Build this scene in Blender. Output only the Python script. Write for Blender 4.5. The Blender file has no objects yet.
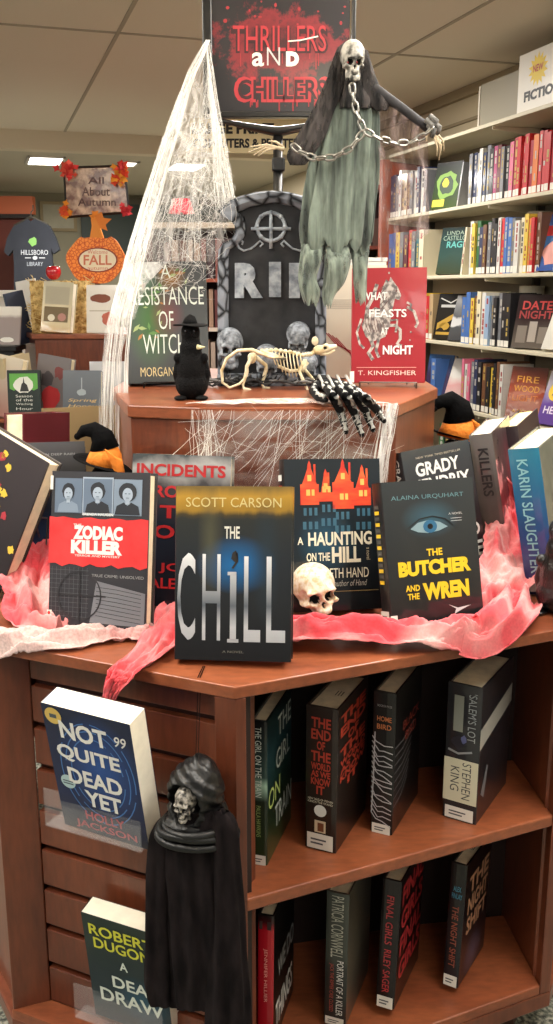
import bpy, bmesh, math, random
from mathutils import Vector, Matrix, Euler, noise
from mathutils.geometry import tessellate_polygon

# ------------------------------------------------------------------ camera, world, lights, exposure
SC = bpy.context.scene
COL = SC.collection
PITCH = math.radians(13.3)
FPX = 942.0
CAMZ = 1.24
cd = bpy.data.cameras.new('camera'); cam = bpy.data.objects.new('camera', cd); COL.objects.link(cam)
cd.sensor_fit = 'VERTICAL'; cd.sensor_height = 24.0; cd.lens = 24.0 * FPX / 1024.0
cam.location = (0, 0, CAMZ); cam.rotation_euler = (math.radians(90) - PITCH, 0, 0)
cd.clip_start = .05; cd.clip_end = 60
SC.camera = cam
SC.view_settings.view_transform = 'Standard'
SC.view_settings.look = 'None'
SC.view_settings.gamma = 1
SC.view_settings.use_curve_mapping = False
SC.view_settings.exposure = -0.12
W = bpy.data.worlds.new('room_air'); SC.world = W; W.use_nodes = True
W.node_tree.nodes['Background'].inputs[0].default_value = (1.0, .965, .91, 1)
W.node_tree.nodes['Background'].inputs[1].default_value = 0.32
ROOM = math.radians(17.05)          # the library's own axes are turned from the camera's
CEIL = 2.25
LIGHTS = [(-1.0, .75, 22), (1.0, .65, 22), (-.5, 1.75, 16), (1.1, 1.75, 20), (-2.8, 2.6, 32), (0, -1.3, 9), (-3.8, 4.6, 44), (-3.2, 7.6, 44), (-.4, 7.7, 34), (-1.7, 8.0, 30), (1.32, 4.3, 40)]

def R2(u, v, z=0.0):
    c, s = math.cos(ROOM), math.sin(ROOM)
    return Vector((u * c - v * s, u * s + v * c, z))

# ------------------------------------------------------------------ measuring helpers (a point of the place from a sight line and a real depth)
def ray(px, py):
    cx = (px - 276.5) / FPX; cy = (512 - py) / FPX
    return Vector((cx, math.cos(PITCH) + cy * math.sin(PITCH), -math.sin(PITCH) + cy * math.cos(PITCH)))
def at(px, py, Y):
    d = ray(px, py); return Vector((0, 0, CAMZ)) + d * (Y / d.y)
def atz(px, py, z):
    d = ray(px, py); return Vector((0, 0, CAMZ)) + d * ((z - CAMZ) / d.z)
def on_u(px, py, u0):               # on the vertical plane u = u0 of the room
    d = ray(px, py); du = d.x * math.cos(ROOM) + d.y * math.sin(ROOM)
    return Vector((0, 0, CAMZ)) + d * (u0 / du)
def on_v(px, py, v0):
    d = ray(px, py); dv = -d.x * math.sin(ROOM) + d.y * math.cos(ROOM)
    return Vector((0, 0, CAMZ)) + d * (v0 / dv)

# ------------------------------------------------------------------ tagging
def tag(o, label, cat, group=None, kind=None):
    o['label'] = label; o['category'] = cat
    if group: o['group'] = group
    if kind: o['kind'] = kind
    return o
def thing(name, label, cat, loc=(0, 0, 0), rot=(0, 0, 0), group=None):
    o = bpy.data.objects.new(name, None); o.empty_display_size = .05
    COL.objects.link(o); o.location = loc; o.rotation_euler = rot
    return tag(o, label, cat, group)
def structure(o):
    o['kind'] = 'structure'; return o

# ------------------------------------------------------------------ materials
def lin(c):
    r = []
    for v in c[:3]:
        v /= 255.0
        r.append(v / 12.92 if v <= .04045 else ((v + .055) / 1.055) ** 2.4)
    return (r[0], r[1], r[2], 1.0)
MATS = {}
def new_mat(name):
    m = bpy.data.materials.new(name); m.use_nodes = True
    nt = m.node_tree; b = nt.nodes['Principled BSDF']
    return m, nt, b
def M(rgb, rough=.55, metal=0, coat=0, bump=0, bscale=60, var=0, vscale=20, alpha=1, emit=0, name=None, trans=0, spec=.5):
    key = (tuple(rgb), rough, metal, coat, bump, bscale, var, vscale, alpha, emit, trans, spec)
    if key in MATS: return MATS[key]
    m, nt, b = new_mat(name or 'surface')
    b.inputs['Base Color'].default_value = lin(rgb)
    b.inputs['Roughness'].default_value = rough
    b.inputs['Metallic'].default_value = metal
    b.inputs['Specular IOR Level'].default_value = spec
    if coat:
        b.inputs['Coat Weight'].default_value = coat; b.inputs['Coat Roughness'].default_value = .12
    if alpha < 1: b.inputs['Alpha'].default_value = alpha
    if trans: b.inputs['Transmission Weight'].default_value = trans
    if emit:
        b.inputs['Emission Color'].default_value = lin(rgb); b.inputs['Emission Strength'].default_value = emit
    if var or bump:
        tc = nt.nodes.new('ShaderNodeTexCoord')
    if var:
        n = nt.nodes.new('ShaderNodeTexNoise'); n.inputs['Scale'].default_value = vscale; n.inputs['Detail'].default_value = 5
        nt.links.new(tc.outputs['Object'], n.inputs['Vector'])
        r = nt.nodes.new('ShaderNodeValToRGB')
        c = lin(rgb)
        r.color_ramp.elements[0].position = .3; r.color_ramp.elements[1].position = .7
        r.color_ramp.elements[0].color = tuple(max(0, x * (1 - var)) for x in c[:3]) + (1,)
        r.color_ramp.elements[1].color = tuple(min(1, x * (1 + var)) for x in c[:3]) + (1,)
        nt.links.new(n.outputs['Fac'], r.inputs['Fac']); nt.links.new(r.outputs['Color'], b.inputs['Base Color'])
    if bump:
        n2 = nt.nodes.new('ShaderNodeTexNoise'); n2.inputs['Scale'].default_value = bscale; n2.inputs['Detail'].default_value = 4
        nt.links.new(tc.outputs['Object'], n2.inputs['Vector'])
        bp = nt.nodes.new('ShaderNodeBump'); bp.inputs['Strength'].default_value = bump; bp.inputs['Distance'].default_value = .01
        nt.links.new(n2.outputs['Fac'], bp.inputs['Height']); nt.links.new(bp.outputs['Normal'], b.inputs['Normal'])
    MATS[key] = m
    return m

def wood(name, c1, c2, axis):
    m = two_tone(name, c1, c2, axis, .3, .72, .36, coat=.22, dist=.8, detail=6)
    nt = m.node_tree; b = nt.nodes['Principled BSDF']; src = b.inputs['Base Color'].links[0].from_socket
    tc = nt.nodes.new('ShaderNodeTexCoord'); mp = nt.nodes.new('ShaderNodeMapping'); mp.inputs['Scale'].default_value = tuple(x * 14 for x in axis)
    n = nt.nodes.new('ShaderNodeTexNoise'); n.inputs['Scale'].default_value = 1; n.inputs['Detail'].default_value = 4
    nt.links.new(tc.outputs['Object'], mp.inputs['Vector']); nt.links.new(mp.outputs['Vector'], n.inputs['Vector'])
    mr = nt.nodes.new('ShaderNodeMapRange'); mr.inputs['From Min'].default_value = .3; mr.inputs['From Max'].default_value = .7; mr.inputs['To Min'].default_value = .78; mr.inputs['To Max'].default_value = 1.12
    nt.links.new(n.outputs['Fac'], mr.inputs['Value'])
    mx = nt.nodes.new('ShaderNodeMix'); mx.data_type = 'RGBA'; mx.blend_type = 'MULTIPLY'; mx.inputs['Factor'].default_value = 1
    nt.links.new(src, mx.inputs['A']); nt.links.new(mr.outputs['Result'], mx.inputs['B']); nt.links.new(mx.outputs['Result'], b.inputs['Base Color'])
    return m
def two_tone(name, c1, c2, scale=(8, 8, 8), lo=.4, hi=.6, rough=.7, detail=5, coat=0, bump=0, alpha=None, sheen=0, dist=0, kind='noise', spec=.5):
    """noise-driven mix of two colours; scale per axis stretches the grain; alpha=(lo,hi,scale) breaks the cloth up"""
    m, nt, b = new_mat(name)
    tc = nt.nodes.new('ShaderNodeTexCoord'); mp = nt.nodes.new('ShaderNodeMapping'); mp.inputs['Scale'].default_value = scale
    nt.links.new(tc.outputs['Object'], mp.inputs['Vector'])
    if kind == 'noise':
        n = nt.nodes.new('ShaderNodeTexNoise'); n.inputs['Scale'].default_value = 1; n.inputs['Detail'].default_value = detail
        n.inputs['Distortion'].default_value = dist; out = n.outputs['Fac']
    else:
        n = nt.nodes.new('ShaderNodeTexVoronoi'); n.feature = 'DISTANCE_TO_EDGE'; n.inputs['Scale'].default_value = 1; out = n.outputs['Distance']
    nt.links.new(mp.outputs['Vector'], n.inputs['Vector'])
    r = nt.nodes.new('ShaderNodeValToRGB')
    r.color_ramp.elements[0].position = lo; r.color_ramp.elements[1].position = hi
    r.color_ramp.elements[0].color = lin(c1); r.color_ramp.elements[1].color = lin(c2)
    nt.links.new(out, r.inputs['Fac']); nt.links.new(r.outputs['Color'], b.inputs['Base Color'])
    b.inputs['Roughness'].default_value = rough
    if coat: b.inputs['Coat Weight'].default_value = coat; b.inputs['Coat Roughness'].default_value = .15
    if sheen: b.inputs['Sheen Weight'].default_value = sheen
    b.inputs['Specular IOR Level'].default_value = spec
    if bump:
        bp = nt.nodes.new('ShaderNodeBump'); bp.inputs['Strength'].default_value = bump; bp.inputs['Distance'].default_value = .004
        nt.links.new(out, bp.inputs['Height']); nt.links.new(bp.outputs['Normal'], b.inputs['Normal'])
    if alpha:
        n3 = nt.nodes.new('ShaderNodeTexNoise'); n3.inputs['Scale'].default_value = 1; n3.inputs['Detail'].default_value = 6
        mp3 = nt.nodes.new('ShaderNodeMapping'); mp3.inputs['Scale'].default_value = alpha[2]
        nt.links.new(tc.outputs['Object'], mp3.inputs['Vector']); nt.links.new(mp3.outputs['Vector'], n3.inputs['Vector'])
        mr = nt.nodes.new('ShaderNodeMapRange'); mr.inputs['From Min'].default_value = .35; mr.inputs['From Max'].default_value = .65
        mr.inputs['To Min'].default_value = alpha[0]; mr.inputs['To Max'].default_value = alpha[1]
        nt.links.new(n3.outputs['Fac'], mr.inputs['Value']); nt.links.new(mr.outputs['Result'], b.inputs['Alpha'])
    return m

def cover_mat(name, stops, glows=(), noise_amt=0, nscale=25, coat=.55, h=.238, rough=.35, streak=(1, 1, 1), ripple=.12):
    """printed cover: vertical ramp of inks plus soft coloured patches; film jacket as a clear coat"""
    m, nt, b = new_mat(name)
    tc = nt.nodes.new('ShaderNodeTexCoord'); sp = nt.nodes.new('ShaderNodeSeparateXYZ')
    nt.links.new(tc.outputs['Object'], sp.inputs[0])
    dv = nt.nodes.new('ShaderNodeMath'); dv.operation = 'DIVIDE'; dv.inputs[1].default_value = h
    nt.links.new(sp.outputs['Z'], dv.inputs[0])
    fac = dv.outputs[0]
    if noise_amt:
        n = nt.nodes.new('ShaderNodeTexNoise'); n.inputs['Scale'].default_value = nscale; n.inputs['Detail'].default_value = 6
        mp = nt.nodes.new('ShaderNodeMapping'); mp.inputs['Scale'].default_value = streak
        nt.links.new(tc.outputs['Object'], mp.inputs['Vector']); nt.links.new(mp.outputs['Vector'], n.inputs['Vector'])
        ad = nt.nodes.new('ShaderNodeMath'); ad.operation = 'MULTIPLY_ADD'; ad.inputs[1].default_value = noise_amt
        nt.links.new(n.outputs['Fac'], ad.inputs[0]); nt.links.new(fac, ad.inputs[2])
        sb = nt.nodes.new('ShaderNodeMath'); sb.operation = 'SUBTRACT'; sb.inputs[1].default_value = noise_amt * .5
        nt.links.new(ad.outputs[0], sb.inputs[0]); fac = sb.outputs[0]
    r = nt.nodes.new('ShaderNodeValToRGB'); els = r.color_ramp.elements
    while len(els) < len(stops): els.new(.5)
    for e, (p, c) in zip(els, sorted(stops, key=lambda s: s[0])):
        e.position = min(1, max(0, p)); e.color = lin(c)
    nt.links.new(fac, r.inputs['Fac']); colr = r.outputs['Color']
    for (gx, gz, rx, rz, gc, st) in glows:
        mp = nt.nodes.new('ShaderNodeMapping'); mp.vector_type = 'TEXTURE'
        mp.inputs['Location'].default_value = (gx, 0, gz); mp.inputs['Scale'].default_value = (rx, 10, rz)
        nt.links.new(tc.outputs['Object'], mp.inputs['Vector'])
        g = nt.nodes.new('ShaderNodeTexGradient'); g.gradient_type = 'SPHERICAL'
        nt.links.new(mp.outputs['Vector'], g.inputs['Vector'])
        ml = nt.nodes.new('ShaderNodeMath'); ml.operation = 'MULTIPLY'; ml.inputs[1].default_value = st; ml.use_clamp = True
        nt.links.new(g.outputs['Fac'], ml.inputs[0])
        mx = nt.nodes.new('ShaderNodeMix'); mx.data_type = 'RGBA'
        nt.links.new(ml.outputs[0], mx.inputs['Factor']); nt.links.new(colr, mx.inputs['A']); mx.inputs['B'].default_value = lin(gc)
        colr = mx.outputs['Result']
    nt.links.new(colr, b.inputs['Base Color'])
    b.inputs['Roughness'].default_value = rough; b.inputs['Specular IOR Level'].default_value = .2
    b.inputs['Coat Weight'].default_value = coat; b.inputs['Coat Roughness'].default_value = .07
    if ripple:
        n2 = nt.nodes.new('ShaderNodeTexNoise'); n2.inputs['Scale'].default_value = 14; n2.inputs['Detail'].default_value = 2
        nt.links.new(tc.outputs['Object'], n2.inputs['Vector'])
        bp = nt.nodes.new('ShaderNodeBump'); bp.inputs['Strength'].default_value = ripple; bp.inputs['Distance'].default_value = .01
        nt.links.new(n2.outputs['Fac'], bp.inputs['Height']); nt.links.new(bp.outputs['Normal'], b.inputs['Coat Normal'])
    return m

# ------------------------------------------------------------------ mesh builder
class MB:
    def __init__(s): s.v = []; s.f = []; s.m = []
    def add(s, vs, fs, mi=0):
        k = len(s.v); s.v += [tuple(p) for p in vs]
        for f in fs: s.f.append([i + k for i in f]); s.m.append(mi)
    def box(s, lo, hi, mi=0, T=None):
        x0, y0, z0 = lo; x1, y1, z1 = hi
        vs = [Vector(p) for p in ((x0,y0,z0),(x1,y0,z0),(x1,y1,z0),(x0,y1,z0),(x0,y0,z1),(x1,y0,z1),(x1,y1,z1),(x0,y1,z1))]
        if T: vs = [T @ p for p in vs]
        s.add(vs, [(0,3,2,1),(4,5,6,7),(0,1,5,4),(1,2,6,5),(2,3,7,6),(3,0,4,7)], mi)
    def prism(s, poly, z0, z1, mi=0, T=None, cap=True, mtop=None):
        n = len(poly)
        vs = [Vector((p[0], p[1], z0)) for p in poly] + [Vector((p[0], p[1], z1)) for p in poly]
        if T: vs = [T @ p for p in vs]
        s.add(vs, [(i, (i+1) % n, (i+1) % n + n, i + n) for i in range(n)], mi)
        if cap:
            tris = tessellate_polygon([[Vector((p[0], p[1], 0)) for p in poly]])
            k = len(s.v) - 2 * n
            for t in tris:
                a, b_, c = t
                s.f.append([k + a, k + b_, k + c]); s.m.append(mi)
                s.f.append([k + n + c, k + n + b_, k + n + a]); s.m.append(mi if mtop is None else mtop)
    def tube(s, pts, r, n=8, mi=0, closed=False, cap=True, flat=1.0):
        pts = [Vector(p) for p in pts]; N = len(pts)
        rad = r if isinstance(r, (list, tuple)) else [r] * N
        k = len(s.v); up = Vector((0, 0, 1)); prev = None
        for i, p in enumerate(pts):
            if closed: d = pts[(i+1) % N] - pts[i-1]
            else: d = pts[min(i+1, N-1)] - pts[max(i-1, 0)]
            if d.length < 1e-9: d = Vector((0, 0, 1))
            d.normalize()
            if prev is None:
                a = d.cross(up) if abs(d.dot(up)) < .95 else d.cross(Vector((0, 1, 0)))
            else: a = prev - d * prev.dot(d)
            if a.length < 1e-6: a = d.orthogonal()
            a.normalize(); prev = a; b_ = d.cross(a)
            for j in range(n):
                t = 2 * math.pi * j / n
                s.v.append(tuple(p + (a * math.cos(t) + b_ * math.sin(t) * flat) * rad[i]))
        for i in range(N if closed else N - 1):
            i2 = (i + 1) % N
            for j in range(n):
                j2 = (j + 1) % n
                s.f.append([k + i*n + j, k + i*n + j2, k + i2*n + j2, k + i2*n + j]); s.m.append(mi)
        if cap and not closed:
            s.f.append([k + j for j in range(n)][::-1]); s.m.append(mi)
            s.f.append([k + (N-1)*n + j for j in range(n)]); s.m.append(mi)
    def ell(s, c, r, mi=0, nu=16, nv=10, T=None):
        c = Vector(c); r = Vector(r) if hasattr(r, '__len__') else Vector((r, r, r))
        k = len(s.v)
        for i in range(nv + 1):
            ph = math.pi * i / nv
            for j in range(nu):
                t = 2 * math.pi * j / nu
                p = Vector((r.x * math.sin(ph) * math.cos(t), r.y * math.sin(ph) * math.sin(t), r.z * math.cos(ph)))
                if T: p = T @ p
                s.v.append(tuple(c + p))
        for i in range(nv):
            for j in range(nu):
                j2 = (j + 1) % nu
                s.f.append([k + i*nu + j, k + (i+1)*nu + j, k + (i+1)*nu + j2, k + i*nu + j2]); s.m.append(mi)
    def grid(s, fn, nu, nv, mi=0, closed_u=False):
        k = len(s.v); nn = nu if closed_u else nu + 1
        for j in range(nv + 1):
            for i in range(nn): s.v.append(tuple(fn(i / nu, j / nv)))
        for j in range(nv):
            for i in range(nu):
                i2 = (i + 1) % nn
                s.f.append([k + j*nn + i, k + j*nn + i2, k + (j+1)*nn + i2, k + (j+1)*nn + i]); s.m.append(mi)
    def mesh(s, name, mats, smooth=False):
        me = bpy.data.meshes.new(name); me.from_pydata(s.v, [], s.f)
        for m in mats: me.materials.append(m)
        me.polygons.foreach_set('material_index', s.m)
        if smooth: me.polygons.foreach_set('use_smooth', [True] * len(s.f))
        me.update(); return me
    def build(s, name, mats, parent=None, smooth=False, bevel=0, solid=0, auto=None):
        if not isinstance(mats, (list, tuple)): mats = [mats]
        me = s.mesh(name, mats, smooth)
        bm = bmesh.new(); bm.from_mesh(me); bmesh.ops.remove_doubles(bm, verts=bm.verts, dist=1e-6)
        bmesh.ops.recalc_face_normals(bm, faces=bm.faces); bm.to_mesh(me); bm.free()
        o = bpy.data.objects.new(name, me); COL.objects.link(o)
        if parent: o.parent = parent
        if bevel:
            md = o.modifiers.new('bevel', 'BEVEL'); md.width = bevel; md.segments = 2; md.limit_method = 'ANGLE'; md.angle_limit = math.radians(40)
        if solid:
            md = o.modifiers.new('solid', 'SOLIDIFY'); md.thickness = solid; md.offset = 0
        return o
def link_mesh(name, me, parent=None, loc=None, rot=None, scale=None):
    o = bpy.data.objects.new(name, me); COL.objects.link(o)
    if parent: o.parent = parent
    if loc is not None: o.location = loc
    if rot is not None: o.rotation_euler = rot
    if scale is not None: o.scale = scale
    return o

def blob(name, mb, voxel, mats, dents=(), smooth_it=6, post=None):
    """union of the shapes in mb as one continuous skin; dents = (centre, radius, push vector, material index)"""
    me = mb.mesh('tmp', [mats[0]])
    o = bpy.data.objects.new('tmp', me); COL.objects.link(o)
    r = o.modifiers.new('r', 'REMESH'); r.mode = 'VOXEL'; r.voxel_size = voxel
    sm = o.modifiers.new('s', 'SMOOTH'); sm.iterations = smooth_it; sm.factor = .5
    dg = bpy.context.evaluated_depsgraph_get(); dg.update()
    out = bpy.data.meshes.new_from_object(o.evaluated_get(dg)); out.name = name
    bpy.data.objects.remove(o, do_unlink=True); bpy.data.meshes.remove(me)
    out.materials.clear()
    for m in mats: out.materials.append(m)
    hit = {}
    for c, rad, push, mi in dents:
        c = Vector(c); push = Vector(push)
        rr = Vector(rad) if hasattr(rad, '__len__') else Vector((rad, rad, rad))
        for v in out.vertices:
            d = v.co - c
            q = math.sqrt((d.x / rr.x) ** 2 + (d.y / rr.y) ** 2 + (d.z / rr.z) ** 2)
            if q < 1:
                w = (1 - q * q) ** 1.0
                if q < .85 and mi: hit[v.index] = mi
                v.co += push * min(1, w * 1.6)
    for p in out.polygons:
        p.use_smooth = True
        ms = [hit.get(i, 0) for i in p.vertices]
        p.material_index = max(set(ms), key=ms.count)
    if post:
        for v in out.vertices: v.co = post(v.co)
    return out

# ------------------------------------------------------------------ lettering (built-in typeface turned into mesh)
def glyphs(s, bold=0.0, align='CENTER', spacing=1.0, line=1.0, shear=0):
    cu = bpy.data.curves.new('letters', 'FONT'); cu.body = s; cu.offset = bold; cu.align_x = align
    cu.space_character = spacing; cu.space_line = line; cu.shear = shear; cu.resolution_u = 3
    o = bpy.data.objects.new('letters', cu); COL.objects.link(o)
    dg = bpy.context.evaluated_depsgraph_get(); dg.update()
    me = bpy.data.meshes.new_from_object(o.evaluated_get(dg))
    vs = [v.co.copy() for v in me.vertices]; fs = [list(p.vertices) for p in me.polygons]
    bpy.data.objects.remove(o, do_unlink=True); bpy.data.curves.remove(cu); bpy.data.meshes.remove(me)
    if not vs: return [], []
    x0 = min(v.x for v in vs); x1 = max(v.x for v in vs); y0 = min(v.y for v in vs); y1 = max(v.y for v in vs)
    return [((v.x - x0) / max(1e-6, x1 - x0), (v.y - y0) / max(1e-6, y1 - y0)) for v in vs], fs
def lettering(parent, s, mat, fm, box, rot=0, bold=.02, eps=.0007, name='lettering', spacing=1.0, line=1.0, shear=0, depth=0):
    """s fills box (u0, v0, u1, v1); fm(u, v, eps) gives the point on the face; rot=90 reads top to bottom"""
    g, fs = glyphs(s, bold, spacing=spacing, line=line, shear=shear)
    u0, v0, u1, v1 = box; vs = []
    for (a, b_) in g:
        if rot == 90: u = u0 + b_ * (u1 - u0); v = v1 - a * (v1 - v0)
        elif rot == -90: u = u1 - b_ * (u1 - u0); v = v0 + a * (v1 - v0)
        else: u = u0 + a * (u1 - u0); v = v0 + b_ * (v1 - v0)
        vs.append((u, v))
    mb = MB(); mb.add([fm(u, v, eps) for u, v in vs], fs)
    return link_mesh(name, mb.mesh(name, [mat]), parent)
def art(parent, polys, fm, name='cover_art', eps=.0004, mats=None):
    """polys: (list of (u, v), material index, layer)"""
    mb = MB()
    for poly, mi, layer in polys:
        vs = [fm(u, v, eps + layer * .00025) for u, v in poly]
        tr = tessellate_polygon([[Vector((u, v, 0)) for u, v in poly]])
        mb.add(vs, [list(t) for t in tr], mi)
    return link_mesh(name, mb.mesh(name, mats), parent)
def ngon(cx, cy, rx, ry, n=20, a0=0, jag=0, seed=1):
    rnd = random.Random(seed)
    return [(cx + rx * math.cos(a0 + 2*math.pi*i/n) * (1 + jag * rnd.uniform(-1, 1)), cy + ry * math.sin(a0 + 2*math.pi*i/n) * (1 + jag * rnd.uniform(-1, 1))) for i in range(n)]
def rect(u0, v0, u1, v1): return [(u0, v0), (u1, v0), (u1, v1), (u0, v1)]
def stroke(pts, w, asp=1.5):
    """a thin bar polygon along pts in (u, v); asp = face height / width"""
    L = []; Rr = []
    for i, p in enumerate(pts):
        a = pts[max(0, i-1)]; b_ = pts[min(len(pts)-1, i+1)]
        dx, dy = b_[0]-a[0], (b_[1]-a[1]) * asp; q = math.hypot(dx, dy) or 1
        nx, ny = -dy/q, dx/q
        L.append((p[0] + nx*w/2, p[1] + ny*w/2/asp)); Rr.append((p[0] - nx*w/2, p[1] - ny*w/2/asp))
    return L + Rr[::-1]

# ------------------------------------------------------------------ the book
PAGE = M((226, 212, 180), .85, var=.12, vscale=60, name='paper_pages')
PAGEW = M((236, 228, 208), .85, var=.06, vscale=60, name='paper_pages_white')
WHITE = M((225, 225, 220), .5, name='white_print')
STICK = M((225, 222, 212), .5, name='white_sticker')
class Book:
    def __init__(s, label, w, h, t, loc, yaw=0, lean=0, roll=0, cover=None, spine=None, hard=True, pages=None, group=None, name='book', cat='book', sticker=True, child_of=None, pos_is_front=False):
        s.w, s.h, s.t = w, h, t
        ry, rl, rr = math.radians(yaw), math.radians(lean), math.radians(roll)
        mtx = Matrix.Rotation(ry, 4, 'Z') @ Matrix.Rotation(-rl, 4, 'X') @ Matrix.Rotation(rr, 4, 'Y')
        s.o = thing(name, label, cat, loc, mtx.to_euler(), group)
        spine = spine or cover; pages = pages or PAGE
        b = .0028 if hard else .0006; ins = .004 if hard else .0004
        mb = MB(); hw = w/2; ht = t/2; bl = .0022 if hard else .0006
        out = [(hw, -ht), (-hw + bl, -ht)]
        arc = [(-hw + bl - bl * math.cos(a), ht * .98 * math.sin(a)) for a in (math.radians(x) for x in (-75, -45, -15, 15, 45, 75))]
        out += arc + [(-hw + bl, ht), (hw, ht)]
        inn = [(hw, ht - b), (-hw + bl + b, ht - b), (-hw + bl + b, -ht + b), (hw, -ht + b)]
        poly = out + inn; n = len(poly)
        vs = [(p[0], p[1], 0) for p in poly] + [(p[0], p[1], h) for p in poly]
        fs = []; ms = []
        for i in range(n):
            j = (i + 1) % n; fs.append((i, j, j + n, i + n)); ms.append(1 if 1 <= i <= 7 else (2 if i >= len(out) else 0))
        tr = tessellate_polygon([[Vector((p[0], p[1], 0)) for p in poly]])
        for tt in tr: fs.append(list(tt)); ms.append(0); fs.append([x + n for x in tt][::-1]); ms.append(0)
        mb.v = vs; mb.f = [list(f) for f in fs]; mb.m = ms
        s.cover = mb.build('cover', [cover, spine, cover], s.o)
        pb = MB(); pb.box((-hw + bl + b, -ht + b, ins), (hw - ins, ht - b, h - ins))
        s.pages = pb.build('pages', pages, s.o)
    def fm(s, face):
        w, h, t = s.w, s.h, s.t
        if face == 'front': return lambda u, v, e: (-w/2 + u*w, -t/2 - e, v*h)
        if face == 'back': return lambda u, v, e: (w/2 - u*w, t/2 + e, v*h)
        if face == 'spine': return lambda u, v, e: (-w/2 - e - .0001 , t/2 - u*t, v*h)
        if face == 'top': return lambda u, v, e: (-w/2 + u*w, -t/2 + v*t, h - .0038 + e)
        if face == 'fore': return lambda u, v, e: (w/2 + e, -t/2 + u*t, v*h)
    def text(s, txt, mat, box, face='front', name='title_lettering', **k):
        return lettering(s.cover, txt, mat, s.fm(face), box, name=name, **k)
    def art(s, polys, mats, face='front', name='cover_art', **k):
        return art(s.cover, polys, s.fm(face), name, mats=mats, **k)
    def spine_sticker(s, v0=.02, v1=.115, mark=True):
        p = [(rect(.08, v0, .92, v1), 0, 1)]
        if mark: p += [(rect(.2, v0 + (v1-v0)*.55, .7, v0 + (v1-v0)*.66), 1, 2), (rect(.2, v0 + (v1-v0)*.3, .6, v0 + (v1-v0)*.41), 1, 2)]
        o = art(s.cover, p, s.fm('spine'), 'spine_sticker', mats=[STICK, M((70, 70, 75), .6)])
        return o
    def stamp(s, u0=.3, v0=.35, u1=.55, v1=.6):
        return art(s.pages, [(rect(u0, v0 + i*.09, u1, v0 + i*.09 + .035), 0, 0) for i in range(3)], s.fm('top'), 'ink_stamp', mats=[M((90, 80, 70), .8)])

# ------------------------------------------------------------------ soft goods
def nz(x, y=0.0, z=0.0): return noise.noise(Vector((x, y, z)))
def cloth_strip(name, path, widths, mat, parent=None, amp=.012, folds=5, seed=0, nu=48, nv=150, lift=0.0, sag=.0, across=None, floor=None):
    """crumpled strip of gauze along path; widths per path point; rises and falls in folds"""
    P = [Vector(p) for p in path]; n = len(P) - 1
    def cr(a, t):
        i = min(int(t * n), n - 1); f = t * n - i
        p0 = a[max(i-1, 0)]; p1 = a[i]; p2 = a[i+1]; p3 = a[min(i+2, n)]
        return .5 * ((2*p1) + (p2 - p0) * f + (2*p0 - 5*p1 + 4*p2 - p3) * f*f + (3*p1 - p0 - 3*p2 + p3) * f**3)
    def fn(u, v):
        c = cr(P, v); d = cr(P, min(1, v + .01)) - cr(P, max(0, v - .01)); d.normalize()
        if across is not None: a = Vector(across(v)) if callable(across) else Vector(across)
        else: a = d.cross(Vector((0, 0, 1)))
        if a.length < 1e-4: a = Vector((1, 0, 0))
        a.normalize(); nrm = a.cross(d)
        if nrm.z < 0 and across is None: nrm = -nrm
        w = cr(widths, v); s = (u - .5) * 2
        edge = 1 + .18 * nz(v * 9, seed, s * 1.0) + .06 * nz(v * 45, seed, s)
        hh = amp * (.55 + .6 * math.sin(s * folds + 4 * nz(v * 4, seed + 3, s)) + .9 * nz(s * 2.5 + seed, v * 12, 2) + .36 * nz(s * 8, v * 26, seed) + .14 * nz(s * 16, v * 70, seed + 5))
        hh *= (1 - abs(s) ** 4 * .7)
        p = c + a * (s * w / 2 * edge) + nrm * (hh + lift) - Vector((0, 0, sag * s * s))
        if floor is not None:
            fz = floor(p)
            if isinstance(fz, tuple): p = p + Vector((fz[1] * .85, fz[2] * .85, -fz[0] * .75))
            elif p.z < fz: p.z = fz
        return p
    mb = MB(); mb.grid(fn, nu, nv)
    return mb.build(name, mat, parent, smooth=True, solid=.0008)
def loft(name, rows, mat, parent=None, depth=.5, folds=7, amp=.08, seed=0, nu=48, sub=6, Y=None, cap=False, smooth=True, jag=0, fold_grow=True):
    """closed draped body: rows = (left point, right point) pairs, elliptical in plan with soft vertical folds"""
    rows = [(Vector(a), Vector(b_)) for a, b_ in rows]; n = len(rows) - 1
    def cr(a, t):
        i = min(int(t * n), n - 1); f = t * n - i
        p0 = a[max(i-1, 0)]; p1 = a[i]; p2 = a[i+1]; p3 = a[min(i+2, n)]
        return .5 * ((2*p1) + (p2 - p0) * f + (2*p0 - 5*p1 + 4*p2 - p3) * f*f + (3*p1 - p0 - 3*p2 + p3) * f**3)
    L = [r[0] for r in rows]; Rr = [r[1] for r in rows]
    def fn(u, v):
        l = cr(L, v); r = cr(Rr, v); c = (l + r) / 2; x = (r - l) / 2; rx = x.length
        y = Vector((-x.y, x.x, 0)); y = y.normalized() * rx * depth if y.length > 1e-6 else Vector((0, rx * depth, 0))
        t = 2 * math.pi * u
        g = (.35 + .65 * v) if fold_grow else 1
        k = 1 + amp * g * (math.sin(t * folds + 2.5 * nz(v * 2, seed, 0)) + 1.2 * nz(math.cos(t) * 2 + seed, math.sin(t) * 2, v * 3.5))
        p = c + x * math.cos(t) * k + y * math.sin(t) * k
        if jag and v > .8: p.z += jag * (v - .8) * 5 * (nz(u * 14, seed, 5) + .6 * nz(u * 40, seed, 5))
        return p
    mb = MB(); mb.grid(fn, nu, n * sub, closed_u=True)
    if cap:
        k = len(mb.v) - nu; mb.f.append([k + i for i in range(nu)]); mb.m.append(0)
        mb.f.append([i for i in range(nu)][::-1]); mb.m.append(0)
    return mb.build(name, mat, parent, smooth=smooth)

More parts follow.
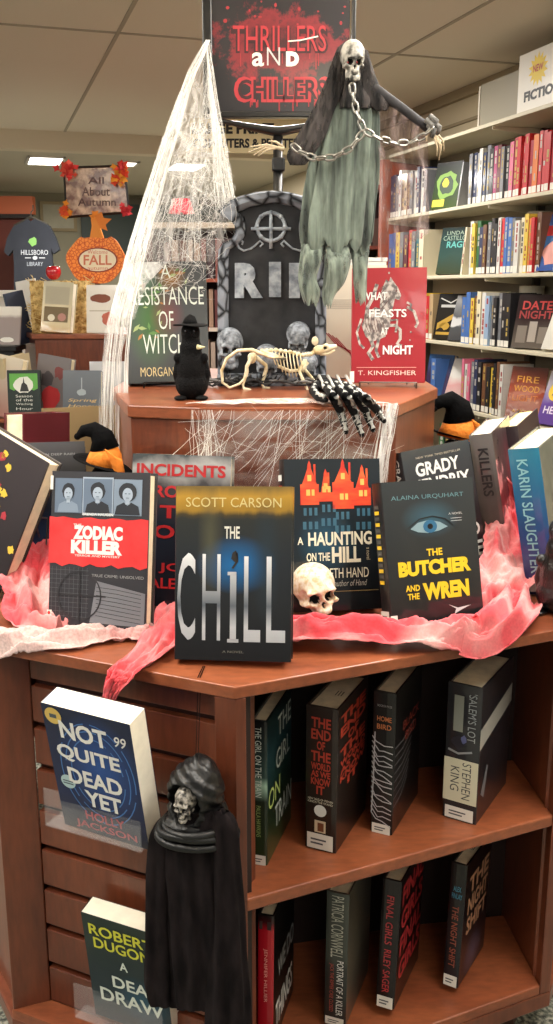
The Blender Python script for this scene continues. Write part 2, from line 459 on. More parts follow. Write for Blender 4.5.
BONE = two_tone('bone_plastic', (196, 176, 130), (232, 222, 190), (60, 60, 60), .35, .6, .5)
DARK = M((14, 12, 12), .8, name='socket_black')
def skull_mesh(name, mats, jaw=True, voxel=.028):
    """a human skull one unit tall, facing -y"""
    b = MB()
    b.ell((0, .14, .64), (.36, .46, .36)); b.ell((0, -.12, .55), (.29, .24, .24)); b.ell((0, -.16, .36), (.2, .2, .24))
    for sx in (-1, 1):
        b.ell((sx*.2, -.2, .38), (.1, .12, .07)); b.ell((sx*.14, -.28, .56), (.13, .09, .05)); b.ell((sx*.26, -.02, .36), (.05, .2, .04))
        if jaw: b.ell((sx*.17, -.02, .18), (.05, .12, .15))
    b.ell((0, -.3, .24), (.13, .09, .08)); b.ell((0, -.33, .4), (.04, .06, .09))
    if jaw: b.ell((0, -.23, .1), (.16, .14, .09))
    d = []
    for sx in (-1, 1):
        d.append(((sx*.13, -.36, .455), (.105, .2, .095), (0, .2, 0), 1))
        d.append(((sx*.3, -.2, .5), (.1, .14, .14), (-sx*.05, 0, 0), 0))
        d.append(((sx*.2, -.24, .26), (.07, .12, .09), (-sx*.04, .06, 0), 0))
    d.append(((0, -.4, .34), (.05, .15, .075), (0, .12, 0), 1))
    if jaw: d.append(((0, -.4, .165), (.13, .14, .022), (0, .06, 0), 1))
    me = blob(name, b, voxel, mats, d, 5)
    return me

# ================================================================== the setting
WOOD = wood('cherry_wood', (92, 44, 26), (122, 64, 39), (9, 9, 1.6))
WOODH = wood('cherry_wood_lit_top', (118, 60, 36), (150, 84, 52), (3, 9, 9))  # lighter than WOOD: overhead light on upward faces is put into the colour
WOOD_SHADE = M((34, 18, 13), .6, name='shelf_shade_board')  # near-black colour stands in for the shade deep inside the open shelves
def carpet():
    m, nt, b = new_mat('carpet')
    tc = nt.nodes.new('ShaderNodeTexCoord'); n = nt.nodes.new('ShaderNodeTexNoise'); n.inputs['Scale'].default_value = 130; n.inputs['Detail'].default_value = 3
    nt.links.new(tc.outputs['Object'], n.inputs['Vector'])
    r = nt.nodes.new('ShaderNodeValToRGB'); e = r.color_ramp.elements
    e[0].position = .36; e[0].color = lin((58, 58, 56)); e[1].position = .66; e[1].color = lin((176, 172, 158))
    x = e.new(.5); x.color = lin((112, 116, 104))
    nt.links.new(n.outputs['Fac'], r.inputs['Fac']); nt.links.new(r.outputs['Color'], b.inputs['Base Color'])
    b.inputs['Roughness'].default_value = .95; return m
def room_box(name, u0, v0, z0, u1, v1, z1, mat, parent=None, mb=None):
    b = MB(); b.box((u0, v0, z0), (u1, v1, z1)); o = b.build(name, mat, parent)
    if not parent: o.rotation_euler = (0, 0, ROOM)
    return o
structure(room_box('floor', -7, -2.5, -.02, 4, 12, 0, carpet()))
# ceiling: one slab of lay-in panels with recessed seams
CEILM = M((222, 212, 194), .95, bump=.25, bscale=220, name='ceiling_panel')
SEAM = M((168, 158, 140), .9, name='ceiling_seam')
cvA = -ray(100, 31).x * math.sin(ROOM) + ray(100, 31).y * math.cos(ROOM)
pA = atz(100, 31, CEIL); pB = atz(100, 133, CEIL); pG = atz(72, 128, CEIL)
def uv_of(p): return (p.x * math.cos(ROOM) + p.y * math.sin(ROOM), -p.x * math.sin(ROOM) + p.y * math.cos(ROOM))
uG = uv_of(atz(101, 64, CEIL))[0]; vA = uv_of(pA)[1]; vB = uv_of(pB)[1]
c = room_box('ceiling', -7, -2.5, CEIL, 2.5, vB, CEIL + .04, CEILM); structure(c)
mb = MB()
k = -5
while k < 6:
    u = uG + k * 1.22
    if -7 < u < 2.45: mb.box((u - .008, -2.5, CEIL - .004), (u + .008, vB, CEIL + .001))
    k += 1
v = vA
while v > -2.4: v -= (vB - vA)
while v < vB - .05:
    mb.box((-7, v - .008, CEIL - .0045), (2.45, v + .008, CEIL + .001)); v += (vB - vA)
g = mb.build('trim_ceiling_grid', SEAM); g.rotation_euler = (0, 0, ROOM); structure(g)
LOW = CEIL - .12
WALLM = M((168, 160, 140), .9, var=.03, vscale=3, name='wall_paint')
structure(room_box('wall_bulkhead', -7, vB, LOW, 2.5, vB + .12, CEIL + .04, M((214, 202, 180), .9, name='bulkhead_paint')))
structure(room_box('ceiling_low', -7, vB + .12, LOW, 2.5, 12, LOW + .04, M((190, 182, 164), .95, name='low_ceiling_paint')))
VBACK = 9.6
structure(room_box('wall_back', -7, VBACK, 0, 4, VBACK + .1, LOW, M((150, 146, 126), .9, var=.04, vscale=2, name='back_wall_paint')))
U0 = 2.15; UW = U0 + .32
structure(room_box('wall_right', UW, -2.5, 0, UW + .1, 12, CEIL + .04, M((200, 186, 158), .85, var=.03, vscale=2, name='right_wall_paint')))
mb = MB()
mb.box((UW - .03, -2.5, CEIL - .05), (UW, 7, CEIL - .001)); mb.box((UW - .012, -2.5, CEIL - .17), (UW, 7, CEIL - .155))
for i in range(10): mb.box((UW - .008, -2 + i * .92, 0), (UW, -1.99 + i * .92, CEIL - .05))
g = mb.build('trim_right', M((150, 136, 110), .8, name='wall_trim')); g.rotation_euler = (0, 0, ROOM); structure(g)

# ceiling light fixtures, the lowered ones with added up-lights: housing, diffuser, and the lamp itself
LENS = M((255, 250, 240), .5, emit=7, name='lit_diffuser')
HOUS = M((215, 210, 200), .6, name='fixture_white')
names = ['above the camera, left', 'above the camera, right', 'over the left of the display', 'over the right of the display', 'over the left aisle', 'behind the camera', 'over the far left aisle', 'glowing behind the autumn sign', 'seen low down through the cobweb', 'left of the cobweb', 'added behind the Thrillers sign to light shelves']
for i, (u, v, p) in enumerate(LIGHTS):
    low = v > vB
    z = (LOW if low else CEIL)
    drop = 0 if low or i == 10 else .24
    # fixtures in the visible part of the low ceiling are set from their glow in the photo
    if i == 7: q = atz(45, 160, z); u, v = uv_of(q)
    if i == 8: q = atz(186, 166, z); u, v = uv_of(q)
    if i == 9: q = atz(128, 163, z); u, v = uv_of(q)
    t = thing('ceiling_light', ('unseen' if not low else 'recessed') + ' white ceiling light with lit diffuser, ' + names[i], 'ceiling light', R2(u, v, z), (0, 0, ROOM), 'ceiling lights')
    w = .3 if not low else (.13 if i != 9 else .07); d = .5 if not low else (.22 if i != 9 else .12)
    if i == 10: w, d = .2, .25  # unseen fixture added to brighten the bookcase on the right
    b = MB(); b.box((-w, -d, -.012), (w, -d + .02, 0)); b.box((-w, d - .02, -.012), (w, d, 0)); b.box((-w, -d, -.012), (-w + .02, d, 0)); b.box((w - .02, -d, -.012), (w, d, 0))
    b.build('frame', HOUS, t)
    b = MB(); b.box((-w + .02, -d + .02, -.008), (w - .02, d - .02, -.002)); b.build('diffuser', LENS, t)
    la = bpy.data.lights.new('lamp', 'AREA'); la.shape = 'RECTANGLE'; la.size = w * 2 - .06; la.size_y = d * 2 - .06; la.energy = p; la.color = (1, .955, .89)
    lo = bpy.data.objects.new('lamp', la); COL.objects.link(lo); lo.parent = t; lo.location = (0, 0, -.02)
    if drop:
        t.location.z -= drop
        la2 = la.copy(); la2.energy = p * .5; lo2 = bpy.data.objects.new('lamp', la2); COL.objects.link(lo2); lo2.parent = t; lo2.location = (0, 0, .02); lo2.rotation_euler = (math.pi, 0, 0)  # upward lamp added to brighten the ceiling
        b = MB()
        for sy in (-.4, .4): b.tube([(0, sy * d * 2 * .8, 0), (0, sy * d * 2 * .8, drop)], .003, 6)
        b.build('suspension_wire', HOUS, t)

# ================================================================== octagonal display table with a raised centre
A = Vector((-.42, 1.272)); B = Vector((-.053, 1.108)); Cc = Vector((.452, 1.332))
TZ = .75
SLZ = [.13, .196, .265, .335, .405, .473, .541, .609, .677, TZ - .017]
top_poly = [A, B, Cc, Vector((.69, 1.78)), Vector((.60, 2.30)), Vector((.25, 2.62)), Vector((-.28, 2.62)), Vector((-.66, 2.25)), Vector((-.70, 1.72))]
G = thing('display_table', 'octagonal cherry wood book display table with open shelves and a raised centre', 'display table', (0, 1.8, 0))
def gp(p): return (p[0], p[1] - 1.8)
def offs(a, b_, d):                 # shift the segment a-b inwards by d
    e = (b_ - a).normalized(); n = Vector((-e.y, e.x)); return a + n * d, b_ + n * d
mb = MB(); mb.prism([gp(p) for p in top_poly], TZ - .017, TZ); mb.build('table_top', WOODH, G, bevel=.002)
nA, nB = offs(A, B, .010); eAB = (B - A).normalized(); nAB = Vector((-eAB.y, eAB.x))   # inward normal of the slat side
eBC = (Cc - B).normalized(); nBC = Vector((-eBC.y, eBC.x))
mb = MB(); dk = [A, B, Cc, Vector((.69, 1.78)), Vector((.2, 2.2)), Vector((-.70, 1.72))]
mb.prism([gp(p) for p in dk], .082, .112); mb.build('base_board', WOOD, G, bevel=.003)
ins = []
cc = Vector((0, 1.75))
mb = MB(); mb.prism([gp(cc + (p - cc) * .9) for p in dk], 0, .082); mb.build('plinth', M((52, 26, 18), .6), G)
# slat side
S0 = Vector((-.362, 1.292)); S1 = B + nAB * .04 - eAB * .028
def quad(b, p, q, th, z0, z1, nrm):
    b.prism([gp(p), gp(q), gp(q + nrm * th), gp(p + nrm * th)], z0, z1)
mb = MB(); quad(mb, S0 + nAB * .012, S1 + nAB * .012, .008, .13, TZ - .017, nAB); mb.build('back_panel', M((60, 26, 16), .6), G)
zz = .13
slz = SLZ
for z0, z1 in zip(slz[:-1], slz[1:]):
    mb = MB(); quad(mb, S0, S1, .012, z0 + (.006 if z0 > .14 else 0), z1 - .005, nAB); mb.build('slat', WOOD, G, bevel=.0015)
mb = MB(); mb.prism([gp(A), gp(B), gp(S1), gp(S0)], .112, .13); mb.build('slat_side_deck', WOODH, G, bevel=.002)
ou = (A - S0); ou.normalize(); pr_ = Vector((-ou.y, ou.x)) * .016
mb = MB(); mb.prism([gp(A + eAB * .004), gp(S0), gp(S0 - pr_), gp(A - pr_ + eAB * .004)], .112, TZ - .017); mb.build('side_panel', WOOD, G, bevel=.002)
p0 = B - eAB * .030; pC = B + eBC * .016
mb = MB(); mb.prism([gp(p0), gp(B + nAB * .002), gp(pC), gp(pC + nBC * .02), gp(B + nAB * .06), gp(p0 + nAB * .06)], .112, TZ - .017); mb.build('corner_post', WOOD, G, bevel=.002)
# open shelf side
D = .30
bk0 = pC + nBC * .02; c1 = Cc - eBC * .022
inr = Vector((-.10, .99)).normalized()
for nm, z0, z1, mt in (('shelf', .421, .44, WOODH), ('shelf', .112, .13, WOODH)):
    mb = MB(); mb.prism([gp(B + eBC * .014), gp(c1), gp(c1 + inr * D * .6), gp(B + eBC * .10 + nBC * D), gp(B + nBC * .15)], z0, z1); mb.build(nm, mt, G, bevel=.0025)
mb = MB(); mb.prism([gp(c1), gp(Cc), gp(Cc + inr * .3), gp(c1 + inr * .3)], .112, TZ - .017); mb.build('side_panel', WOOD, G, bevel=.002)
mb = MB(); mb.prism([gp(B + nBC * .3 - eBC * .02), gp(c1 + inr * .19), gp(c1 + inr * .2), gp(B + nBC * .315 - eBC * .02)], .112, TZ - .017); mb.build('shelf_back', WOOD_SHADE, G)
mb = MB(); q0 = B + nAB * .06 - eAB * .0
mb.prism([gp(B + nAB * .02), gp(B + nAB * .02 + eBC * .012), gp(B + nBC * .32 + eBC * .01), gp(B + nBC * .32 - eBC * .005)], .112, TZ - .017); mb.build('divider', WOOD_SHADE, G)
# remaining sides (turned away from the camera)
for a, b_ in ((Cc, top_poly[3]), (top_poly[3], top_poly[4]), (top_poly[4], top_poly[5]), (top_poly[5], top_poly[6]), (top_poly[6], top_poly[7]), (top_poly[7], top_poly[8]), (top_poly[8], A)):
    i0, i1 = offs(a, b_, .03)
    mb = MB(); mb.prism([gp(i0), gp(i1), gp(i1 + (i1 - i0).normalized().orthogonal() * -.015), gp(i0 + (i1 - i0).normalized().orthogonal() * -.015)], .112 if a != Cc else .13, TZ - .017); mb.build('outer_panel', WOOD, G)
# raised centre
TT = 1.06
tier = [Vector(p) for p in ((-.238, 1.505), (-.12, 1.472), (.07, 1.468), (.197, 1.515), (.302, 1.77), (.302, 2.02), (.19, 2.22), (-.23, 2.22), (-.308, 2.02), (-.308, 1.77))]
ct = Vector((0, 1.84))
mb = MB(); mb.prism([gp(p) for p in tier], TT - .020, TT); mb.build('upper_top', WOODH, G, bevel=.002)
mb = MB(); mb.prism([gp(ct + (p - ct) * .985) for p in tier], TZ, TT - .020); mb.build('upper_body', WOOD, G, bevel=.002)

# ================================================================== wire easels
WIRE = M((120, 118, 114), .35, metal=1, name='wire'); BWIRE = M((20, 20, 22), .4, metal=.6, name='black_wire')
def easel(label, loc, yaw, w, mat, lean=12, h=.12):
    t = thing('wire_easel', label, 'book easel', loc, (0, 0, math.radians(yaw)), None)
    r = .0014; L = math.radians(lean); b = MB()
    for sx in (-1, 1):
        x = sx * w / 2
        b.tube([(x, -.045, .012), (x, -.043, .002), (x, .05, .002)], r, 6)
    b.tube([(-w/2, -.045, .012), (w/2, -.045, .012)], r, 6)
    b.build('base_wire', mat, t)
    b = MB()
    for sx in (-1, 1): b.tube([(sx*w*.35, .02, .002), (sx*w*.3, .022 + math.sin(L)*h, math.cos(L)*h)], r, 6)
    b.tube([(-w*.3, .022 + math.sin(L)*h, math.cos(L)*h), (w*.3, .022 + math.sin(L)*h, math.cos(L)*h)], r, 6)
    b.tube([(0, .022 + math.sin(L)*h, math.cos(L)*h), (0, .075, .002)], r, 6)
    b.build('back_wire', mat, t)
    return t

# ================================================================== books on the table top
BK = M((12, 13, 16), .45, coat=.35, name='black_binding')
YEL = M((222, 190, 40), .4, coat=.3); RED = M((200, 40, 38), .45, coat=.3); CREAM = M((226, 220, 196), .5, coat=.3)
# --- silver-lettered front book
cm = cover_mat('cover_night_sky', [(0, (18, 18, 20)), (.3, (30, 32, 34)), (.6, (36, 40, 44)), (.82, (44, 46, 44)), (.845, (70, 60, 38)), (.87, (150, 116, 44)), (.95, (176, 136, 52)), (1, (120, 98, 52))],
    [(.005, .128, .055, .04, (30, 104, 164), .9), (.045, .14, .02, .10, (40, 52, 60), .8), (-.03, .16, .018, .09, (84, 82, 62), .7)], .05, 18, h=.23, streak=(4, 1, .6))
k = Book('dark hardcover lettered in tall silver capitals with gold band at the table corner', .158, .232, .03, (-.058, 1.188, .756), -6.2, 12.9, -.9, cm, BK)
def silver():
    m, nt, b = new_mat('silver_ink'); tc = nt.nodes.new('ShaderNodeTexCoord'); sp = nt.nodes.new('ShaderNodeSeparateXYZ'); nt.links.new(tc.outputs['Object'], sp.inputs[0])
    r = nt.nodes.new('ShaderNodeValToRGB'); e = r.color_ramp.elements
    mr = nt.nodes.new('ShaderNodeMapRange'); mr.inputs['From Min'].default_value = .01; mr.inputs['From Max'].default_value = .15
    nt.links.new(sp.outputs['Z'], mr.inputs['Value']); nt.links.new(mr.outputs['Result'], r.inputs['Fac'])
    e[0].position = 0; e[0].color = lin((150, 152, 156)); e[1].position = 1; e[1].color = lin((228, 230, 232)); x = e.new(.45); x.color = lin((84, 90, 98)); x = e.new(.25); x.color = lin((176, 178, 182))
    nt.links.new(r.outputs['Color'], b.inputs['Base Color']); b.inputs['Roughness'].default_value = .35; return m
SIL = silver()
k.text('SCOTT CARSON', M((206, 190, 130), .5), (.1, .88, .91, .935), name='author_lettering', bold=.0)
k.text('THE', M((215, 212, 200), .5), (.43, .70, .56, .77), bold=.02)
for ch, u0, u1, v0, v1 in (('C', .03, .185, .115, .615), ('H', .245, .40, .115, .61), ('i', .475, .54, .115, .535), ('L', .60, .74, .11, .60), ('L', .79, .95, .11, .60)):
    if ch == 'i':
        k.art([(rect(.482, .115, .535, .50), 0, 2), (rect(.46, .49, .535, .51), 0, 2), (rect(.46, .105, .556, .125), 0, 2)], [SIL], name='title_lettering')
        k.art([(ngon(.52, .60, .03, .03, 14, jag=.25, seed=4), 0, 2), (stroke([(.535, .62), (.54, .57), (.50, .53)], .018), 0, 2)], [M((30, 24, 20), .6)], name='figure_mark')
    else: k.text(ch, SIL, (u0, v0, u1, v1), bold=.005)
k.text('A NOVEL', M((110, 110, 100), .5), (.42, .045, .6, .058), name='subtitle_lettering', bold=0)
# --- true crime book with three photographs
cm = cover_mat('cover_charcoal', [(0, (52, 52, 56)), (1, (60, 60, 64))], noise_amt=.4, nscale=30, h=.227)
k = Book('black, red and grey hardcover showing three portrait photographs across its top', .16, .227, .028, (-.26, 1.311, .757), -17.7, 12.7, -2.2, cm, BK)
BL1 = M((96, 112, 132), .5, coat=.3); BL2 = M((160, 174, 190), .5, coat=.3); BL3 = M((30, 34, 42), .5, coat=.3); BL4 = M((122, 138, 156), .5, coat=.3); GR = M((104, 106, 110), .5, coat=.3); TDK = M((38, 38, 42), .5)
RDT = two_tone('torn_red_paper', (206, 40, 42), (226, 58, 58), (30, 30, 30), .35, .65, .45, coat=.3)
def person(cx, y0, y1, w, hair, face, shirt, seed, long=False):
    h = y1 - y0
    r = [(ngon(cx, y0 + h*.66, w*(.30 if long else .25), h*.27, 18, jag=.05, seed=seed), hair, 3)]
    r += [(ngon(cx, y0 + h*.58, w*.17, h*.2, 16), face, 4), (rect(cx - w*.07, y0 + h*.3, cx + w*.07, y0 + h*.45), face, 4)]
    r += [([(cx - w*.42, y0), (cx - w*.36, y0 + h*.25), (cx - w*.12, y0 + h*.36), (cx, y0 + h*.26), (cx + w*.12, y0 + h*.36), (cx + w*.36, y0 + h*.25), (cx + w*.42, y0)], shirt, 3)]
    r += [(rect(cx - w*.09, y0 + h*.60, cx - w*.03, y0 + h*.62), hair, 5), (rect(cx + w*.03, y0 + h*.60, cx + w*.09, y0 + h*.62), hair, 5), (rect(cx - w*.05, y0 + h*.48, cx + w*.05, y0 + h*.495), hair, 5)]
    return r
ph = [(rect(.05, .73, .33, .955), 1, 1), (rect(.335, .72, .645, .965), 2, 1), (rect(.345, .735, .635, .955), 1, 2), (rect(.65, .725, .93, .955), 4, 1)]
ph += person(.19, .735, .94, .26, 3, 2, 4, 1) + person(.49, .735, .95, .3, 3, 2, 3, 2) + person(.79, .73, .95, .3, 3, 2, 3, 3, True)
k.art(ph, [WHITE, BL1, BL2, BL3, BL4], name='portrait_photographs')
rt = [(.0, .40)] + [(i / 14, .395 + .012 * math.sin(i * 2.3)) for i in range(1, 14)] + [(1, .40), (1, .70)] + [(1 - i / 14, .70 + .006 * math.sin(i * 1.7)) for i in range(1, 14)] + [(0, .705)]
k.art([(rt, 0, 1)], [RDT], name='torn_red_band')
k.text('THE', WHITE, (.25, .643, .33, .662), bold=.03)
k.text('ZODIAC', WHITE, (.25, .562, .75, .652), bold=.06); k.text('KILLER', WHITE, (.23, .47, .75, .558), bold=.06)
k.text('TERROR AND MYSTERY', WHITE, (.27, .452, .73, .465), name='subtitle_lettering', bold=.01)
k.text('BRENDA HAUGEN', WHITE, (.34, .718, .65, .735), name='author_lettering', bold=.02)
gl = []
for i in range(11): gl += [(rect(.02, .06 + i*.03, .42, .062 + i*.03), 1, 1)]
for i in range(9): gl += [(rect(.04 + i*.045, .05, .043 + i*.045, .38), 1, 1)]
k.art(gl, [GR, M((88, 88, 92), .6)], name='street_map')
k.art([([(.44, .03), (.50, .30), (.99, .235), (.985, .02)], 0, 2)] + [(stroke([(.5, .26 - i*.026), (.7, .25 - i*.027), (.95, .225 - i*.026)], .005), 1, 3) for i in range(8)], [M((112, 114, 120), .6), TDK], name='handwritten_letter')
cirp = [(.33 + .22*math.cos(a*math.pi/12), .20 + .155*math.sin(a*math.pi/12)) for a in range(25)]
k.art([(stroke(cirp[i:i+2], .014), 0, 4) for i in range(24)] + [(rect(.325, .02, .337, .38), 0, 4), (rect(.07, .196, .6, .206), 0, 4)], [TDK], name='crosshair_emblem')
k.text('TRUE CRIME: UNSOLVED', M((150, 150, 150), .6), (.45, .325, .97, .343), name='subtitle_lettering', bold=0)
k.art([(rect(0, .02, .05, .095), 0, 3), (ngon(.022, .075, .016, .012, 12), 1, 4), (rect(0, .88, .03, .97), 0, 3)], [STICK, RED], name='library_sticker')
# --- yellow-lettered book with the eye
cm = cover_mat('cover_dark_film', [(0, (24, 26, 28)), (.5, (40, 44, 46)), (1, (52, 56, 58))], [(.0, .155, .05, .03, (60, 96, 112), .8)], .1, 12, h=.21, coat=.8, ripple=.35)
k = Book('dark hardcover with a blue eye above thick yellow lettering', .157, .212, .03, (.234, 1.329, .757), 21.6, 14.9, 1.0, cm, BK)
k.text('ALAINA URQUHART', M((90, 128, 136), .5), (.10, .865, .88, .90), name='author_lettering', bold=.0)
k.art([([(.28, .665), (.36, .705), (.48, .72), (.60, .70), (.68, .665), (.58, .64), (.46, .63), (.36, .64)], 0, 1), (ngon(.49, .675, .075, .045, 18), 1, 2), (ngon(.49, .675, .03, .02, 12), 2, 3), (stroke([(.25, .67), (.38, .73), (.52, .745), (.66, .72), (.74, .67)], .012), 2, 2)],
      [M((126, 152, 160), .4, coat=.4), M((42, 96, 130), .4, coat=.4), M((12, 14, 18), .4)], name='eye_picture')
k.text('THE', YEL, (.43, .47, .60, .52), bold=.03); k.text('BUTCHER', YEL, (.12, .34, .90, .445), bold=.06)
k.text('AND\nTHE', YEL, (.18, .18, .33, .28), bold=.03, name='title_lettering'); k.text('WREN', YEL, (.36, .165, .86, .285), bold=.06)
k.text('A NOVEL', M((190, 190, 190), .5), (.70, .745, .85, .76), name='subtitle_lettering', bold=0)
k.art([(ngon(.78, .72, .07, .002, 8), 0, 1), (rect(.72, .70, .84, .703), 0, 1), ([(.62, .12), (.72, .09), (.86, .10), (.76, .075), (.68, .05), (.70, .085)], 0, 1)], [M((190, 194, 196), .4)], name='wren_silhouette')
for i in range(16): pass
k.art([(rect(.25, .30 + i*.04, .7, .325 + i*.04), i % 2, 1) for i in range(14)], [YEL, M((70, 70, 66), .5)], face='spine', name='spine_lettering')
k.spine_sticker()
k.art([(rect(0, .0, .07, .085), 0, 2)], [STICK], name='library_sticker')
# --- red houses book
cm = cover_mat('cover_ink_blue', [(0, (20, 24, 28)), (.4, (28, 36, 42)), (1, (36, 42, 46))], [(-.01, .105, .05, .05, (40, 86, 110), .8)], .12, 14, h=.233, coat=.7, ripple=.25)
k = Book('dark hardcover with a row of red gabled houses behind the small skull', .155, .233, .03, (.086, 1.385, .757), 14.4, 13, 2.0, cm, BK)
HR = two_tone('red_house_ink', (196, 44, 28), (232, 96, 44), (20, 20, 60), .35, .65, .45, coat=.4)
HY = M((236, 180, 90), .5, coat=.3); TEAL = M((52, 96, 116), .5, coat=.3)
hp = []
for x0, x1, b0, pk in ((.17, .36, .70, .955), (.36, .50, .72, .90), (.50, .72, .67, .965), (.72, .90, .69, .925)):
    xm = (x0 + x1) / 2
    hp += [([(x0, b0), (x0, pk - .12), (x0 + .02, pk - .12), (xm - .02, pk - .02), (xm - .015, pk + .01), (xm, pk + .035), (xm + .015, pk + .01), (xm + .02, pk - .02), (x1 - .02, pk - .12), (x1, pk - .12), (x1, b0)], 0, 1)]
    hp += [(rect(xm - .035, b0 + .06, xm + .005, b0 + .10), 1, 2), (rect(xm + .02, b0 + .06, xm + .05, b0 + .10), 1, 2), (rect(xm - .02, pk - .1, xm + .02, pk - .06), 1, 2)]
    hp += [(rect(x1 - .05, pk - .1, x1 - .03, pk + .01), 0, 1)]
    for j in range(3): hp += [(rect(x0 + .03 + j*.055, b0 - .07, x0 + .06 + j*.055, b0 - .02), 2, 1), (rect(x0 + .02 + j*.06, b0 - .16, x0 + .055 + j*.06, b0 - .11), 2, 1)]
k.art(hp, [HR, HY, TEAL], name='house_picture')
k.text('A', CREAM, (.13, .44, .19, .49), bold=.02); k.text('HAUNTING', CREAM, (.24, .43, .90, .52), bold=.03)
k.text('ON THE', CREAM, (.22, .33, .46, .385), bold=.02); k.text('HILL', CREAM, (.48, .315, .78, .42), bold=.04)
k.text('a novel', M((190, 180, 150), .5), (.84, .33, .88, .41), rot=90, bold=0, name='subtitle_lettering')
k.text('ELIZABETH HAND', CREAM, (.20, .215, .86, .28), bold=.0, name='author_lettering')
k.text('author of Hand', M((170, 170, 160), .5), (.5, .16, .84, .20), bold=.0, shear=.3, name='subtitle_lettering')
k.art([(rect(.3, .125, .96, .129), 0, 1)], [M((150, 130, 80), .5)], name='rule_line')
k.art([(rect(.1, .86, .8, .9), 0, 1), (rect(.2, .78, .8, .83), 1, 1), (rect(.1, .72, .8, .76), 1, 1), (rect(.2, .3, .8, .6), 2, 1)], [WHITE, RED, M((90, 96, 96), .5)], face='spine', name='spine_lettering')
# --- red title book half hidden at the left (glare along the top is painted into the ramp)
cm = cover_mat('cover_grey_house_glare', [(0, (20, 22, 30)), (.55, (34, 40, 52)), (.8, (64, 62, 64)), (.92, (170, 170, 168)), (1, (70, 74, 76))], (), .25, 18, h=.236, coat=.9, ripple=.6)
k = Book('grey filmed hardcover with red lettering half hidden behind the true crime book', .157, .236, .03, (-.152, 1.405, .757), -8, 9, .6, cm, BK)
DR = M((176, 36, 40), .45, coat=.3)
k.text('INCIDENTS', DR, (.06, .86, .95, .94), bold=.03); k.text('AROUND', DR, (.1, .72, .9, .80), bold=.03); k.text('THE', DR, (.3, .585, .85, .67), bold=.03); k.text('HOUSE', DR, (.06, .45, .9, .54), bold=.03)
k.text('JOSH', DR, (.3, .22, .8, .29), bold=.02, name='author_lettering'); k.text('MALERMAN', DR, (.08, .12, .95, .19), bold=.02, name='author_lettering')
# --- grady
cm = cover_mat('cover_slate', [(0, (44, 30, 32)), (.5, (48, 42, 44)), (1, (62, 66, 68))], (), .2, 20, h=.227, coat=.7, ripple=.3)
k = Book('slate hardcover with big white author name behind the eye book', .158, .228, .024, (.300, 1.538, .760), 34, 13.5, -3.2, cm, M((40, 40, 44), .4, coat=.4))
k.text('NEW YORK TIMES BESTSELLER', M((180, 170, 150), .5), (.2, .93, .85, .945), bold=0, name='subtitle_lettering')
k.text('GRADY', WHITE, (.17, .80, .80, .90), bold=.03, name='author_lettering'); k.text('HENDRIX', WHITE, (.09, .68, .93, .78), bold=.03, name='author_lettering')
k.text('HOW TO SELL A', WHITE, (.15, .42, .85, .48), bold=.02); k.text('HAUNTED', WHITE, (.08, .28, .95, .38), bold=.03); k.text('HOUSE', WHITE, (.1, .12, .96, .24), bold=.03)
k.art([(ngon(.8, .55, .07, .05, 12), 0, 1)], [WHITE], name='moon_mark')
k.text('GRADY HENDRIX', WHITE, (.2, .3, .75, .95), 'spine', rot=90, name='spine_lettering', bold=.02)
# --- upper level books
cm = cover_mat('cover_herbs', [(0, (52, 56, 58)), (.3, (70, 74, 76)), (1, (76, 78, 80))], [(-.03, .12, .05, .1, (70, 110, 60), .9), (.0, .13, .035, .05, (128, 60, 72), .7), (.01, .2, .03, .03, (170, 120, 50), .7), (-.045, .20, .03, .03, (120, 150, 130), .6)], .1, 26, h=.231, coat=.7)
k = Book('grey hardcover with herbs around thin white title letters on the raised level', .154, .231, .03, (-.205, 1.806, 1.064), 5.1, 14.1, -.6, cm, BK)
WL = M((214, 222, 212), .5, coat=.3)
k.text('A', WL, (.44, .86, .56, .97), bold=-.01); k.text('RESISTANCE', WL, (.06, .64, .96, .79), bold=-.005); k.text('OF', WL, (.40, .44, .58, .59), bold=-.005); k.text('WITCHES', WL, (.20, .24, .88, .40), bold=-.005)
k.text('MORGAN RYAN', M((200, 180, 130), .5), (.16, .055, .84, .13), bold=-.005, name='author_lettering')
lf = []
rnd = random.Random(5)
for i in range(26):
    cx = rnd.uniform(.12, .46) if i < 17 else rnd.uniform(.4, .75); cy = rnd.uniform(.35, .82) if i < 17 else rnd.uniform(.72, .93); a = rnd.uniform(0, 3.1); L = rnd.uniform(.03, .07)
    lf.append(([(cx - L*math.cos(a), cy - L*.66*math.sin(a)), (cx - .35*L*math.sin(a), cy + .25*L*math.cos(a)), (cx + L*math.cos(a), cy + L*.66*math.sin(a)), (cx + .35*L*math.sin(a), cy - .25*L*math.cos(a))], i % 3, 1))
k.art(lf, [M((92, 132, 70), .5), M((150, 166, 110), .5), M((160, 110, 60), .5)], name='herb_picture')
easel('thin black wire easel under the grey witches book', (-.205, 1.80, 1.0605), 5, .09, BWIRE)
cm = cover_mat('cover_rose_red', [(0, (146, 36, 44)), (1, (158, 48, 54))], (), .3, 9, h=.206, coat=.4)
k = Book('red hardcover with a pale rearing horse skeleton on the raised level', .140, .213, .022, (.211, 1.80, 1.067), -6.0, 8.3, -.6, cm, M((190, 80, 84), .4, coat=.5))
BN = two_tone('engraved_horse_ink', (96, 88, 86), (186, 176, 168), (150, 150, 110), .40, .58, .5, detail=3); BN2 = M((96, 70, 66), .6)
